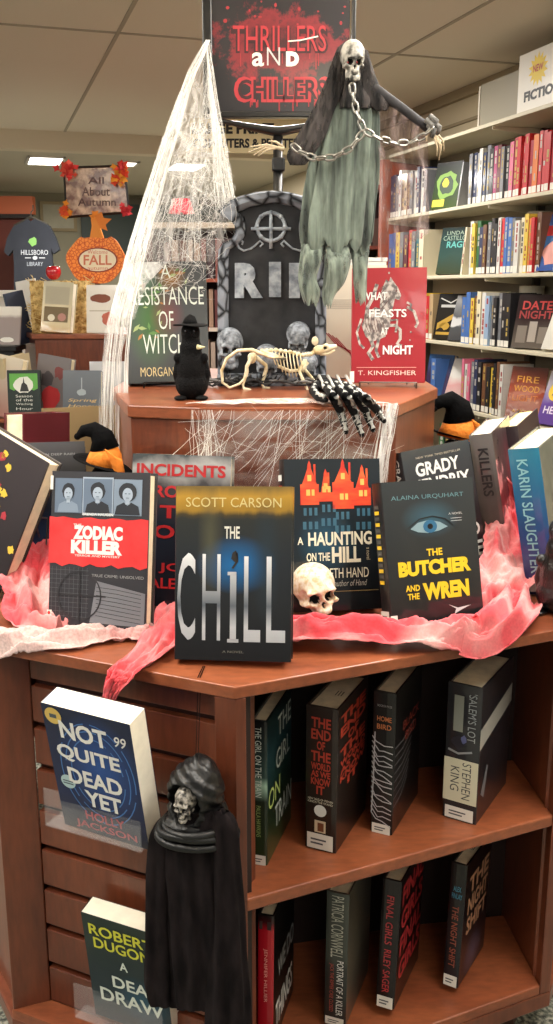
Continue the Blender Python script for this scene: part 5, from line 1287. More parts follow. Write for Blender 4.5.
def lay(b, rows, nu=14):
    """sheet through rows of (left point, right point)"""
    n = len(rows) - 1
    def fn(u, v):
        i = min(int(v*n), n-1); f = v*n - i; l = rows[i][0].lerp(rows[i+1][0], f); r = rows[i][1].lerp(rows[i+1][1], f)
        return l.lerp(r, u) + Vector((0, .006*nz(u*4, v*6, 3), 0))
    b.grid(fn, nu, n * 6)
b = MB()
lay(b, [(wr(apex), wr(apex + Vector((.006, 0, 0)))), (wr(at(186, 78, 1.9)), wr(at(213, 80, 1.93))), (wr(at(163, 138, 1.84)), wr(at(226, 140, 1.88))), (wr(at(140, 210, 1.80)), wr(at(236, 205, 1.82))), (wr(at(124, 262, 1.77)), wr(at(214, 262, 1.83)))])
b.build('thin_veil', webmat('thin_veil', .0, .42, (80, 80, 10)), wb, smooth=True)
b = MB()
lay(b, [(wr(apex), wr(apex + Vector((.008, 0, 0)))), (wr(at(185, 78, 1.895)), wr(at(192, 80, 1.895))), (wr(at(162, 138, 1.835)), wr(at(175, 140, 1.835))), (wr(at(130, 240, 1.755)), wr(at(147, 240, 1.755))), (wr(at(105, 330, 1.695)), wr(at(128, 330, 1.70))), (wr(at(99, 400, 1.68)), wr(at(113, 385, 1.70))), (wr(at(97, 470, 1.67)), wr(at(112, 470, 1.67)))])
b.build('thick_band', webmat('thick_band', .06, .62, (110, 110, 7)), wb, smooth=True)
b = MB()
lay(b, [(wr(at(124, 262, 1.80)), wr(at(168, 262, 1.835))), (wr(at(118, 285, 1.77)), wr(at(146, 285, 1.79))), (wr(at(110, 310, 1.74)), wr(at(134, 320, 1.76)))])
b.build('book_veil', webmat('book_veil', .2, .75, (60, 60, 14)), wb, smooth=True)

# cobweb over the front of the raised level
w2 = thing('cobweb', 'thin stretched cobweb trailing down the front of the raised level', 'cobweb', (0, 1.45, TT))
o0 = Vector(w2.location); b = MB(); rnd = random.Random(77)
def fr_(px, py, Y): return at(px, py, Y) - o0
for i in range(70):
    x0 = rnd.choice([rnd.uniform(188, 215), rnd.uniform(215, 330), rnd.uniform(280, 392)]); x1 = x0 - rnd.uniform(-6, 75) if x0 > 215 else x0 + rnd.uniform(-4, 14)
    strand(b, fr_(x0, 410, 1.455), fr_(x1, rnd.uniform(455, 500), 1.448), rnd.uniform(.0001, .00026), 0, .006, seed=i)
for i in range(34):
    x0 = 381 + rnd.uniform(-2, 14); strand(b, fr_(x0 + 4, 402 + rnd.uniform(0, 6), 1.475), fr_(x0 - 12, 500, 1.452), rnd.uniform(.0002, .0004), 0, .004, seed=i + 200)
for i in range(50):
    a = fr_(rnd.uniform(200, 390), rnd.uniform(415, 470), 1.452); strand(b, a, a + Vector((rnd.uniform(-.05, .05), 0, rnd.uniform(-.03, .03))), .00014, 0, .008, seed=i + 400)
b.build('fibres', STRD, w2)
b = MB()
lay(b, [(fr_(388, 404, 1.47), fr_(398, 403, 1.48)), (fr_(382, 430, 1.458), fr_(392, 430, 1.46)), (fr_(376, 465, 1.452), fr_(384, 465, 1.452)), (fr_(372, 500, 1.45), fr_(380, 500, 1.45))])
b.build('thick_band', webmat('thick_band_right', .2, .8, (100, 100, 8)), w2, smooth=True)
b = MB(); b.grid(lambda u, v: fr_(196 + 190*u, 411, 1.458) + Vector((0, .0, -.13*v)) + Vector((-.03*v*u, .004*nz(u*6, v*4) - .002, 0)), 40, 12)
b.build('thin_veil', webmat('front_veil', .0, .24, (16, 16, 50)), w2, smooth=True)
b = MB()
def pad(u, v):
    px = 186 + 205*u; t = math.sin(math.pi*min(1, max(0, u)))
    yv = 1.475 + .085*v*(t**.5) + .012*nz(u*7, 4); x = at(px, 410, 1.475).x
    return Vector((x, yv, TT + .002 + .008*(1-v)*abs(nz(u*9, v*5, 1)) + .003)) - o0
b.grid(pad, 60, 10); b.build('cotton_pad', webmat('cotton_pad', .25, .9, (50, 50, 50), (228, 208, 198)), w2, smooth=True)

# ================================================================== steel bookcase on the right wall
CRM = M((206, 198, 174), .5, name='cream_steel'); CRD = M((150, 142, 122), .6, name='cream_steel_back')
HZ = [1.24 - .55 - .32, 1.24 - .55, 1.24 - .248, 1.24 + .066, 1.24 + .376]
HTOP = 1.24 + .70
VL = 4.95; VR = 1.9
bc = thing('bookcase', 'long cream steel bookcase full of books along the right wall', 'bookcase', (0, 0, 0), (0, 0, ROOM))
def rb(name, a, c, mat, parent=bc, bev=0): b = MB(); b.box(a, c); return b.build(name, mat, parent, bevel=bev)
for z in HZ + [HTOP]:
    rb('shelf', (U0, VR, z - .016), (U0 + .27, VL, z), CRM, bev=.002)
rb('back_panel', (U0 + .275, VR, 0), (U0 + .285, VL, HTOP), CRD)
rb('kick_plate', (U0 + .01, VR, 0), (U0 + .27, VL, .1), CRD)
for v in (VL - .005, 3.86, 2.92, VR):
    rb('upright', (U0 + .24, v - .02, 0), (U0 + .275, v + .02, HTOP + .02), M((88, 84, 76), .5))
    for z in HZ[1:] + [HTOP]: 
        b = MB(); b.prism([(U0 + .005, z - .03), (U0 + .26, z - .05), (U0 + .26, z - .016), (U0 + .005, z - .016)], v - .002, v + .002, T=Matrix(((1,0,0,0),(0,0,1,0),(0,1,0,0),(0,0,0,1)))); b.build('bracket', CRM, bc)
rb('end_panel', (U0 - .03, VL + .01, 0), (U0 + .3, VL + .05, HTOP - .02), M((150, 66, 36), .5))
def vof(px, z, py=None):
    # v on the shelf front plane for a column of the photo
    lo, hi = 1.5, 6.0
    for _ in range(40):
        m = (lo + hi) / 2; p = R2(U0 + .03, m, z); f = p.y * math.cos(PITCH) - (z - CAMZ) * math.sin(PITCH)
        x = 276.5 + FPX * p.x / f
        if x > px: lo = m
        else: hi = m
    return lo
ORD = ['first', 'second', 'third', 'fourth', 'fifth', 'sixth', 'seventh', 'eighth', 'ninth', 'tenth', 'eleventh', 'twelfth', 'thirteenth', 'fourteenth', 'fifteenth', 'sixteenth', 'seventeenth', 'eighteenth', 'nineteenth', 'twentieth', 'twenty-first', 'twenty-second', 'twenty-third', 'twenty-fourth', 'twenty-fifth', 'twenty-sixth', 'twenty-seventh', 'twenty-eighth', 'twenty-ninth', 'thirtieth', 'thirty-first', 'thirty-second', 'thirty-third', 'thirty-fourth', 'thirty-fifth', 'thirty-sixth', 'thirty-seventh', 'thirty-eighth', 'thirty-ninth', 'fortieth']
PAL = {'navy': (40, 50, 84), 'grey': (120, 122, 128), 'white': (214, 212, 206), 'black': (30, 30, 34), 'red': (196, 40, 46), 'crimson': (160, 26, 50), 'pink': (214, 110, 140), 'blue': (70, 112, 180), 'pale blue': (150, 176, 206), 'yellow': (220, 190, 70), 'green': (60, 110, 70), 'teal': (50, 104, 112), 'brown': (110, 74, 52), 'tan': (186, 160, 120), 'orange': (220, 120, 50), 'purple': (108, 70, 130), 'cream': (224, 214, 184), 'maroon': (96, 34, 44), 'magenta': (170, 60, 110), 'silver': (160, 162, 166)}
PG = M((222, 208, 176), .85)
def spine_book(colour, v, z, h, t, shelfname, idx, tilt=0, depth=.15):
    rnd = random.Random(idx * 31 + int(z * 100))
    m = M(PAL[colour], .42, coat=.4)
    b = MB(); w = depth; bb = .0025
    b.box((0, -t/2, 0), (w, -t/2 + bb, h), 0); b.box((0, t/2 - bb, 0), (w, t/2, h), 0); b.box((0, -t/2, 0), (.003, t/2, h), 0); b.box((.003, -t/2 + bb, .004), (w - .004, t/2 - bb, h - .004), 1)
    o = b.build('book', [m, PG]); o.location = R2(U0 + .012 + rnd.uniform(0, .012), v, z + .0005); o.rotation_euler = (math.radians(tilt), 0, ROOM)
    tag(o, '%s book spine, %s from the left on the %s' % (colour, ORD[idx], shelfname), 'book', 'spine-out books on the %s' % shelfname)
    b = MB(); b.box((-.0006, -t/2 + .003, .004), (.0, t/2 - .003, .030)); b.build('spine_label', STICK, o)
    # printed bands on the spine: title block and small rules
    inks = [(176, 172, 164), (176, 150, 76), (60, 60, 64), (150, 60, 60)]
    ink = inks[rnd.randrange(2) if colour not in ('white', 'cream', 'pale blue', 'yellow', 'tan') else 2 + rnd.randrange(2)]
    b = MB(); zz = .05
    wd = t * rnd.uniform(.2, .45)
    while zz < h * .9:
        L = rnd.uniform(.008, .03)
        if rnd.random() < .6: b.box((-.0005, -wd/2, zz), (0, wd/2, min(h*.95, zz + L)))
        zz += L + rnd.uniform(.003, .012)
    if b.v: b.build('spine_print', M(ink, .5), o)
    return o
def face_book(colour, px, z, shelfname, label, w=.15, h=.225, lean=12, yaw=-48, art_=None, stops=None, front=.02, pages=PG, t=.03):
    v = vof(px, z); p = R2(U0 + front + .03, v, z + t/2*math.sin(math.radians(lean)) + .0005)
    cm_ = cover_mat('cover_far', stops, (), .25, 16, h=h, coat=.5) if stops else M(PAL[colour], .4, coat=.4)
    k_ = Book(label, w, h, t, p, yaw, lean, 0, cm_, cm_, pages=pages, sticker=False)
    if art_: art_(k_)
    return k_, v, p
ROWS = {
 4: ('uppermost stocked shelf', [(392, 428, 'navy navy grey white brown tan maroon grey white navy white grey'), (470, 514, 'grey navy silver white navy grey black magenta maroon grey black pink'), (514, 547, 'crimson red red red crimson orange red red'), (547, 575, 'red crimson black red white')]),
 3: ('second stocked shelf', [(390, 426, 'blue blue yellow grey maroon red grey teal cream'), (470, 540, 'white yellow green navy brown grey black black white red blue blue grey white cream yellow orange red brown'), (556, 575, 'blue red white')]),
 2: ('third stocked shelf', [(424, 434, 'yellow red tan'), (463, 511, 'blue blue yellow brown cream white pale_blue grey black grey black black'), (562, 578, 'grey navy')]),
 1: ('fourth stocked shelf', [(430, 438, 'blue'), (463, 504, 'pink white pink grey navy black brown black yellow black brown white'), (560, 578, 'pink white')]),
 0: ('lowest visible shelf', [(440, 560, 'green black brown green navy grey black green tan black maroon grey green black brown')]),
}
for r, (nm, blocks) in ROWS.items():
    z = HZ[r]; idx = 0
    for x0, x1, cols in blocks:
        cols = [c.replace('_', ' ') for c in cols.split()]
        v0, v1 = vof(x0, z), max(VR + .05, vof(x1, z)); t = (v0 - v1) / len(cols)
        rnd = random.Random(r * 7 + x0)
        ws = [rnd.uniform(.8, 1.2) for _ in cols]; s = sum(ws); v = v0
        for c, w_ in zip(cols, ws):
            tt = (v0 - v1) * w_ / s
            tb = min(tt - .001, .052)
            spine_book(c, v - tt/2, z, rnd.uniform(.205, .238), tb, nm, idx, 0); v -= tt; idx += 1
def a_green(k_):
    k_.art([(ngon(.5, .5, .38, .3, 18, jag=.15, seed=2), 0, 1), (ngon(.5, .5, .26, .2, 16, jag=.15, seed=3), 1, 2), (rect(.05, .05, .5, .2), 2, 1), (ngon(.45, .55, .12, .1, 12, jag=.2, seed=6), 2, 3)], [M((120, 160, 60), .5), M((34, 60, 34), .5), M((214, 200, 50), .5)])
face_book('green', 441, HZ[4], '', 'black hardcover with lime green ring picture facing out on the uppermost shelf', stops=[(0, (60, 80, 30)), (.5, (40, 60, 34)), (1, (30, 32, 34))], art_=a_green, w=.16)
sb = spine_book('silver', vof(459, HZ[4]), HZ[4], .20, .012, '', 0, 14); sb['label'] = 'thin silver-grey book leaning right beside the green-ring book'; del sb['group']
def a_teal(k_):
    k_.text('LINDA', M((150, 170, 150), .5), (.2, .84, .8, .92), bold=0, name='author_lettering'); k_.text('CASTILLO', M((150, 170, 150), .5), (.1, .72, .9, .82), bold=0, name='author_lettering'); k_.text('RAGE', M((90, 176, 170), .5), (.25, .56, .95, .70), bold=.02)
face_book('teal', 447, HZ[3], '', 'dark teal hardcover facing out on the second shelf', stops=[(0, (58, 66, 46)), (.4, (50, 76, 70)), (.7, (34, 66, 66)), (1, (30, 44, 44))], art_=a_teal, w=.17)
sb = spine_book('cream', vof(463, HZ[3]), HZ[3], .215, .018, '', 0, 10); sb['label'] = 'cream book leaning right beside the dark teal one'; del sb['group']
def a_hand(k_): k_.art([(ngon(.5, .3, .4, .22, 14, jag=.2, seed=5), 0, 1), (rect(.1, .62, .9, .8), 1, 1)], [M((216, 150, 140), .5), M((190, 50, 50), .5)])
face_book('blue', 548, HZ[3], '', 'blue hardcover with pink shape facing out at right end of second shelf', stops=[(0, (50, 80, 150)), (.5, (70, 120, 180)), (1, (60, 80, 140))], w=.16, yaw=-60, art_=a_hand)
def a_gold(k_):
    k_.art([([(.1, .2), (.9, .55), (.9, .65), (.5, .5), (.1, .35)], 0, 1), (rect(.1, .1, .9, .16), 0, 1), (ngon(.4, .3, .2, .08, 12, jag=.3, seed=9), 0, 1), (stroke([(.1, .9), (.5, .8), (.9, .95)], .04), 1, 1), (rect(.15, .7, .85, .76), 1, 1)], [M((176, 140, 50), .5), M((180, 180, 176), .5)])
face_book('black', 443, HZ[2], '', 'black and gold hardcover facing out on the third shelf', stops=[(0, (40, 34, 24)), (1, (30, 30, 32))], art_=a_gold, w=.16)
face_book('grey', 457, HZ[2], '', 'grey and white hardcover leaning across the black and gold one', w=.15, h=.225, t=.02, yaw=-45, lean=20, stops=[(0, (60, 60, 62)), (.3, (70, 72, 74)), (.34, (196, 196, 194)), (.5, (190, 190, 190)), (.54, (80, 82, 86)), (1, (150, 150, 150))])
def a_date(k_):
    k_.text('DATE', M((180, 50, 48), .5), (.15, .72, .9, .88), bold=.02); k_.text('NIGHT', M((150, 44, 44), .5), (.1, .55, .95, .70), bold=.02); k_.art([(rect(.1, .1, .35, .42), 0, 1), (rect(.4, .12, .6, .5), 1, 1), (rect(.65, .1, .9, .4), 0, 1)], [M((120, 110, 100), .6), M((160, 150, 140), .6)])
face_book('black', 527, HZ[2], '', 'dark hardcover with red lettering facing out on the third shelf', stops=[(0, (96, 88, 80)), (.4, (70, 60, 56)), (.55, (44, 26, 28)), (1, (36, 24, 26))], art_=a_date, w=.19)
face_book('white', 552, HZ[2], '', 'white hardcover with black drawing facing out at the right frame edge', stops=[(0, (200, 198, 190)), (1, (214, 212, 204))], w=.15, yaw=-60, lean=22, art_=lambda k_: k_.art([(stroke([(.3, .3), (.5, .6), (.7, .5), (.6, .8)], .06), 0, 1)], [M((40, 40, 44), .5)]))
face_book('blue', 433, HZ[1], '', 'blue and maroon hardcover facing out on the fourth shelf', stops=[(0, (40, 44, 90)), (.5, (60, 40, 70)), (1, (40, 80, 130))], w=.16)
face_book('white', 451, HZ[1], '', 'white illustrated book leaning on the fourth shelf', stops=[(0, (180, 176, 170)), (.4, (200, 150, 150)), (.6, (206, 204, 198)), (1, (196, 198, 200))], w=.15, t=.016, yaw=-50, lean=22)
def a_org(k_):
    k_.text('FIRE', M((220, 160, 60), .5), (.2, .70, .8, .82), bold=0); k_.text('WOOD', M((220, 160, 60), .5), (.15, .52, .85, .64), bold=0); k_.text('LIGHT', M((200, 120, 50), .5), (.15, .34, .85, .46), bold=0); k_.text('A NOVEL', M((200, 160, 80), .5), (.2, .12, .8, .18), bold=0)
face_book('brown', 519, HZ[1], '', 'rust brown hardcover with gold words facing out on the fourth shelf', stops=[(0, (110, 50, 30)), (.5, (150, 56, 30)), (1, (84, 40, 30))], art_=a_org, w=.18)
def a_pur(k_):
    k_.art([(ngon(.4, .62, .26, .18, 20), 0, 1)], [M((230, 196, 60), .5)]); k_.text('Ai', M((90, 60, 120), .5), (.28, .54, .5, .70), eps=.001)
    k_.text('HER', M((220, 210, 230), .5), (.15, .2, .7, .34), bold=.02)
face_book('purple', 547, HZ[1], '', 'purple book with yellow circle at the right edge of the fourth shelf', stops=[(0, (92, 66, 140)), (.4, (100, 70, 150)), (.7, (176, 170, 190)), (1, (190, 186, 196))], w=.15, yaw=-58, lean=20, art_=a_pur)
# roll of tape / white round container between rows, bookends, box sign
for (px, r, lb) in ((500, 3, 'cream round label roll on the second shelf behind the spines'), (493, 2, 'cream round label roll on the third shelf behind the spines')):
    v = vof(px, HZ[r]); t = thing('label_roll', lb, 'label roll', R2(U0 + .21, v, HZ[r] + .001)); b = MB(); b.tube([(0, 0, 0), (0, 0, .262)], .055, 24); b.build('roll', M((214, 208, 190), .6), t, smooth=False); b = MB(); b.tube([(0, 0, .262), (0, 0, .266)], .02, 16); b.build('core', M((140, 120, 90), .7), t)
va, vb = vof(472, HTOP), vof(516, HTOP)
t = thing('book_support', 'tall grey steel bookend plate on top of the bookcase', 'bookend', R2(U0 + .06, va, HTOP), (0, 0, ROOM))
b = MB(); wv = (va - vb)
prf = [(0, 0), (0, .17)] + [(.02 + .02*math.cos(math.radians(180 - a)) , .17 + .02*math.sin(math.radians(a))) for a in (30, 60, 90)] + [(wv, .19), (wv, 0)]
b.prism(prf, 0, .003, T=Matrix(((0, 0, 1, 0), (-1, 0, 0, 0), (0, 1, 0, 0), (0, 0, 0, 1)))); b.build('plate', M((150, 144, 128), .45), t)
b = MB(); b.box((0, -wv, .0005), (.14, 0, .003)); b.build('foot_plate', M((150, 144, 128), .45), t)
b = MB(); b.box((-.004, -.012, 0), (.0, .0, .185)); b.build('white_edge', M((220, 214, 200), .5), t)
v0 = vof(521, HTOP); p = R2(U0 + .01, v0, HTOP)
t = thing('sign_box', 'white New Fiction box sign with yellow starburst on top of the bookcase', 'sign box', p, (0, 0, ROOM)); 
b = MB(); b.box((0, -.36, 0), (.16, 0, .22)); b.prism([(0, .22), (.16, .22), (.08, .25)], -.36, 0, T=Matrix(((1,0,0,0),(0,0,1,0),(0,1,0,0),(0,0,0,1)))); b.build('box', M((232, 228, 218), .4, coat=.3), t)
bfm = lambda u, v, e: (-e, -u * .36, v * .22)
star = []
for i in range(28):
    a = 2*math.pi*i/28; r_ = .29 if i % 2 else .19; star.append((.40 + r_*.68*math.cos(a), .66 + r_*1.0*math.sin(a)))
art(t, [(star, 0, 0)], bfm, 'starburst', mats=[M((236, 206, 50), .5)])
lettering(t, 'NEW', M((190, 70, 50), .5), bfm, (.30, .62, .50, .74), eps=.001, bold=.03); lettering(t, 'FICTION', M((40, 40, 44), .5), bfm, (.14, .16, .86, .34), eps=.001, bold=.05)
# binder clip row beside the box
t = thing('spiral_binder', 'dark spiral-edged binder standing left of the New Fiction box', 'binder', R2(U0 + .07, v0 + .03, HTOP), (0, 0, ROOM))
b = MB(); b.box((0, -.012, 0), (.12, .006, .20)); b.build('covers', M((120, 118, 110), .6), t)
b = MB()
for i in range(10): b.tube([(-.004 + .008*math.cos(a), -.003 + .012*math.sin(a), .015 + i*.019) for a in [j*math.pi/5 for j in range(10)]], .0018, 5, closed=True)
b.build('spiral_wire', BLK, t)

# ================================================================== second display table behind, at the left
G2 = thing('display_table', 'cherry wood autumn display table with raised centre in the left background', 'display table', (-.95, 4.2, 0))
def oct_(cx, cy, r, sx=1.0): return [(cx + r*sx*math.cos(math.radians(a + 22.5)), cy + r*math.sin(math.radians(a + 22.5))) for a in range(0, 360, 45)]
pA2 = at(32, 335, 3.88)
b = MB(); b.prism(oct_(0, .25, .86, .95), .733, .75); b.build('table_top', WOODH, G2, bevel=.003)
b = MB(); b.prism(oct_(0, .25, .80, .95), 0, .733); b.build('body', WOOD, G2)
b = MB(); b.prism([(-.06, -.25), (.50, -.25), (.62, .05), (.62, .5), (-.18, .5), (-.18, .05)], 1.04, 1.06); b.build('upper_top', WOODH, G2, bevel=.003)
b = MB(); b.prism([(-.05, -.24), (.49, -.24), (.61, .05), (.61, .49), (-.17, .49), (-.17, .05)], .75, 1.04); b.build('upper_body', WOOD, G2, bevel=.002)
def gb(label, px, py, Y, z, w, h, t=.03, yaw=0, lean=10, roll=0, stops=None, col=(100, 100, 100), art_=None, pages=None, hard=True):
    p = at(px, py, Y); cm_ = cover_mat('cover_left', stops, (), .2, 16, h=h, coat=.5) if stops else M(col, .4, coat=.4)
    k_ = Book(label, w, h, t, (p.x, Y, z + t/2*math.sin(math.radians(lean)) + .001), yaw, lean, roll, cm_, cm_, pages=pages, hard=hard)
    if art_: art_(k_)
    return k_
def a_witch(k_):
    k_.art([([(.08, .62), (.08, .93), (.92, .93), (.92, .62), (.8, .58), (.65, .62), (.5, .58), (.35, .62), (.2, .58)], 0, 1), (ngon(.5, .70, .3, .17, 16, jag=.1, seed=4), 1, 2), ([(.38, .56), (.44, .72), (.48, .74), (.5, .86), (.53, .74), (.6, .70), (.66, .56)], 2, 3)], [M((86, 160, 60), .5), M((214, 216, 208), .5), M((24, 26, 26), .5)])
    for i, (wd_, y_) in enumerate((('Season', .44), ('of the', .36), ('Witching', .27), ('Hour', .18))): k_.text(wd_, M((200, 204, 196), .5), (.25, y_, .75, y_ + .055), bold=0)
gb('dark green witch silhouette book on the background table', 25, 409, 3.62, .751, .125, .185, yaw=6, lean=8, stops=[(0, (34, 44, 42)), (1, (40, 50, 46))], art_=a_witch, pages=PAGE, t=.03)
gb('cream-paged book standing behind the witch silhouette book', 22, 404, 3.76, .751, .15, .235, yaw=62, lean=2, roll=-6, col=(186, 170, 136))
gb('pale hardcover cut by the left frame edge on the background table', 3, 408, 3.68, .751, .15, .235, yaw=-30, lean=8, roll=8, stops=[(0, (160, 110, 100)), (1, (214, 204, 186))], pages=PAGE)
def a_rooster(k_): k_.art([(ngon(.5, .3, .28, .2, 14, jag=.2, seed=5), 0, 1), (ngon(.35, .6, .2, .15, 14, jag=.3, seed=7), 1, 1), (ngon(.7, .75, .2, .1, 14, jag=.3, seed=8), 2, 1)], [M((180, 50, 54), .5), M((70, 66, 70), .5), M((120, 60, 60), .5)])
gb('grey book with red patches leaning right of the witch silhouette book', 50, 408, 3.70, .751, .16, .235, yaw=-24, lean=6, roll=7, stops=[(0, (110, 96, 96)), (1, (120, 116, 118))], art_=a_rooster, pages=PAGE)
def a_honey(k_):
    for wd_, y_ in (('Spring', .34), ('Honey', .22), ('Remembrance', .10)): k_.text(wd_, M((206, 172, 110), .5), (.15, y_, .9, y_ + .08), bold=0, shear=.2)
    k_.art([(stroke([(.5, .85), (.5, .6)], .03), 0, 1), (ngon(.5, .55, .12, .07, 12, jag=.1, seed=1), 0, 1)], [M((150, 160, 166), .5)])
gb('slate book with golden script on the background table beside the cobweb', 82, 404, 3.60, .751, .15, .185, yaw=-4, lean=10, stops=[(0, (84, 88, 94)), (1, (110, 116, 124))], art_=a_honey)
gb('book coloured pale by painted glare partly behind the cobweb on the background table', 108, 398, 3.72, .751, .14, .21, yaw=5, lean=10, stops=[(0, (130, 132, 136)), (1, (190, 192, 196))])  # pale ramp paints a blob of glare as cover colour
# raised centre: hay, books, apple, pumpkin
HAY = two_tone('hay', (150, 112, 52), (232, 204, 140), (60, 60, 60), .35, .6, .95, bump=.8)
hb = thing('hay_bale', 'small straw hay bale behind the books under the pumpkin', 'hay bale', (at(62, 333, 4.1).x, 4.12, 1.06)); rnd = random.Random(6)
b = MB()
def bale(u, v):
    a = u * 2 * math.pi; r_ = 1 / max(abs(math.cos(a)), abs(math.sin(a))) ** .8
    return (.125 * r_ * math.cos(a) * (1 + .06*nz(u*20, v*9)), .06 * r_ * math.sin(a) * (1 + .08*nz(u*20, v*9, 3)), .215 * v)
b.grid(bale, 40, 14, closed_u=True); k_ = len(b.v) - 40; b.f.append([k_ + i for i in range(40)]); b.m.append(0); b.build('bale', HAY, hb)
b = MB()
for i in range(260):
    a = rnd.uniform(0, 6.28); r_ = 1 / max(abs(math.cos(a)), abs(math.sin(a))) ** .8; p_ = Vector((.125*r_*math.cos(a), .06*r_*math.sin(a) - .0, rnd.uniform(.0, .22)))
    b.tube([p_, p_ + Vector((rnd.uniform(-.03, .03), rnd.uniform(-.02, .0), rnd.uniform(-.02, .03)))], .0013, 4)
b.build('loose_straw', M((226, 200, 140), .9), hb)
def a_farm(k_): k_.art([(rect(.1, .55, .9, .9), 0, 1), (ngon(.35, .28, .12, .07, 12), 1, 2), (ngon(.7, .3, .14, .08, 12), 2, 2), (rect(.1, .2, .9, .5), 3, 1)], [M((176, 170, 150), .6), M((226, 220, 200), .5), M((180, 130, 120), .5), M((120, 104, 76), .6)])
gb('cream book with a farmyard picture leaning on the hay bale', 57, 333, 3.97, 1.061, .135, .205, yaw=-14, lean=10, roll=3, stops=[(0, (196, 160, 110)), (.15, (206, 190, 150)), (1, (190, 186, 164))], art_=a_farm, pages=PAGEW, t=.04)
def a_pie(k_): k_.art([(ngon(.45, .72, .32, .09, 18, jag=.1, seed=3), 0, 1), (ngon(.7, .30, .22, .14, 16, jag=.2, seed=9), 1, 1), (rect(.1, .45, .9, .47), 2, 1)], [M((130, 70, 50), .6), M((190, 100, 80), .6), M((180, 170, 150), .6)])
gb('white cookbook with two reddish pictures right of the hay bale', 103, 332, 3.96, 1.061, .135, .195, yaw=-3, lean=9, stops=[(0, (226, 222, 214)), (1, (232, 228, 222))], art_=a_pie, t=.02)
t = thing('apple', 'glossy red apple on top of the hay bale', 'apple', (at(54, 283, 4.1).x, 4.10, 1.278)); b = MB()
b.grid(lambda u, v: ((.034*math.sin(math.pi*v)**.8*(1.0 - .12*v))*math.cos(u*6.283), (.034*math.sin(math.pi*v)**.8*(1.0 - .12*v))*math.sin(u*6.283), .032 + .032*math.cos(math.pi*v) - .008*math.exp(-(v*6)**2)), 24, 16, closed_u=True); b.build('fruit', M((190, 24, 40), .2, coat=.6), t, smooth=True)
b = MB(); b.tube([(0, 0, .052), (.004, 0, .068)], .0016, 6); b.build('stem', M((70, 50, 30), .7), t)
# pumpkin plaque
PK = two_tone('orange_mosaic', (206, 76, 20), (250, 150, 60), (70, 70, 70), .02, .14, .5, kind='v')
Yp = 4.2; pk = thing('pumpkin_plaque', 'orange pumpkin-shaped fall plaque with white oval centre', 'pumpkin sign', (at(97, 283, Yp).x, Yp, 1.06))
def pp(px, py, y=0): p_ = at(px, py, Yp); return rel(Vector((p_.x, Yp + y, p_.z)), pk)
T2 = Matrix(((1, 0, 0, 0), (0, 0, 1, 0), (0, 1, 0, 0), (0, 0, 0, 1)))
outl = []
for i in range(48):
    a = 2*math.pi*i/48; lob = 1 + .03*math.cos(6*a + .5); outl.append((96 + 29*lob*math.cos(a)*(1 if abs(math.cos(a)) < .95 else 1), 259 - 25*lob*math.sin(a)*(1 - .12*(math.sin(a) > .9))))
P = [pp(*q) for q in outl]; b = MB(); b.prism([(q.x, q.z) for q in P], -.008, .008, T=T2); b.build('pumpkin', PK, pk, bevel=.003)
P = [pp(*q) for q in ((90, 238), (92, 226), (91, 219), (97, 218), (102, 221), (101, 229), (104, 238))]; b = MB(); b.prism([(q.x, q.z) for q in P], -.008, .008, T=T2); b.build('stalk', M((230, 140, 40), .5), pk, bevel=.002)
pfm = lambda u, v, e: tuple(pp(u, v, -.008 - e))
art(pk, [(ngon(98, 260, 20, 12.5, 30), 0, 0), (ngon(98, 260, 18.5, 11.2, 30), 1, 1)], pfm, 'oval_panel', mats=[M((140, 50, 30), .5), M((240, 230, 206), .5)])
FT = M((206, 120, 90), .5); lettering(pk, 'FALL', FT, pfm, (84, 265, 112, 255), eps=.0014, bold=.02); lettering(pk, 'Welcome', FT, pfm, (88, 254, 108, 250), eps=.0014, bold=0); lettering(pk, 'autumn', FT, pfm, (88, 270, 108, 267), eps=.0014, bold=0)
b = MB(); b.box((-.05, -.02, 0), (.05, .03, .012)); b.box((-.012, .009, 0), (.012, .018, .26)); b.build('stand', M((90, 60, 40), .6), pk)
art(pk, [([(80, 212), (92, 210), (95, 216), (102, 212), (104, 218), (112, 219), (106, 225), (108, 231), (100, 228)][2:], 0, 3)], pfm, 'felt_leaf', mats=[M((226, 130, 50), .7)])
# all about autumn sign
Yf = 4.3; fs = thing('sign_stand', 'black-framed All About Autumn sign trimmed with red and orange leaves', 'sign', (at(96, 290, Yf).x, Yf, 1.06))
def fp(px, py, y=0): p_ = at(px, py, Yf); return rel(Vector((p_.x, Yf + y, p_.z)), fs)
TL, TR, BR_, BL_ = (64, 168), (124, 166), (129, 212), (67, 217)
b = MB(); q = [fp(*c_) for c_ in (TL, TR, BR_, BL_)]
for a_, c_ in zip(q, q[1:] + q[:1]): b.tube([a_, c_], .006, 4)
b.build('frame', BLK, fs)
b = MB(); b.prism([(c_.x, c_.z) for c_ in q], -.002, .002, T=T2); b.build('sign_print', two_tone('autumn_print', (110, 62, 44), (206, 176, 150), (22, 22, 22), .4, .62, .4, coat=.6), fs)
ffm = lambda u, v, e: tuple(fp(u, v, -.002 - e)); AT = M((74, 34, 24), .5)
lettering(fs, 'All', AT, ffm, (88, 184, 104, 177), eps=.001, bold=.01); lettering(fs, 'About', AT, ffm, (82, 196, 110, 187), eps=.001, bold=.01); lettering(fs, 'Autumn', AT, ffm, (78, 206, 116, 198), eps=.001, bold=.01)
b = MB(); b.tube([fp(96, 215, .01), Vector((0, .01, 0))], .008, 10); b.build('pole', BLK, fs)
b = MB(); b.prism(ngon(0, 0, .07, .05, 20), 0, .008); b.build('base', BLK, fs)
rnd = random.Random(2)
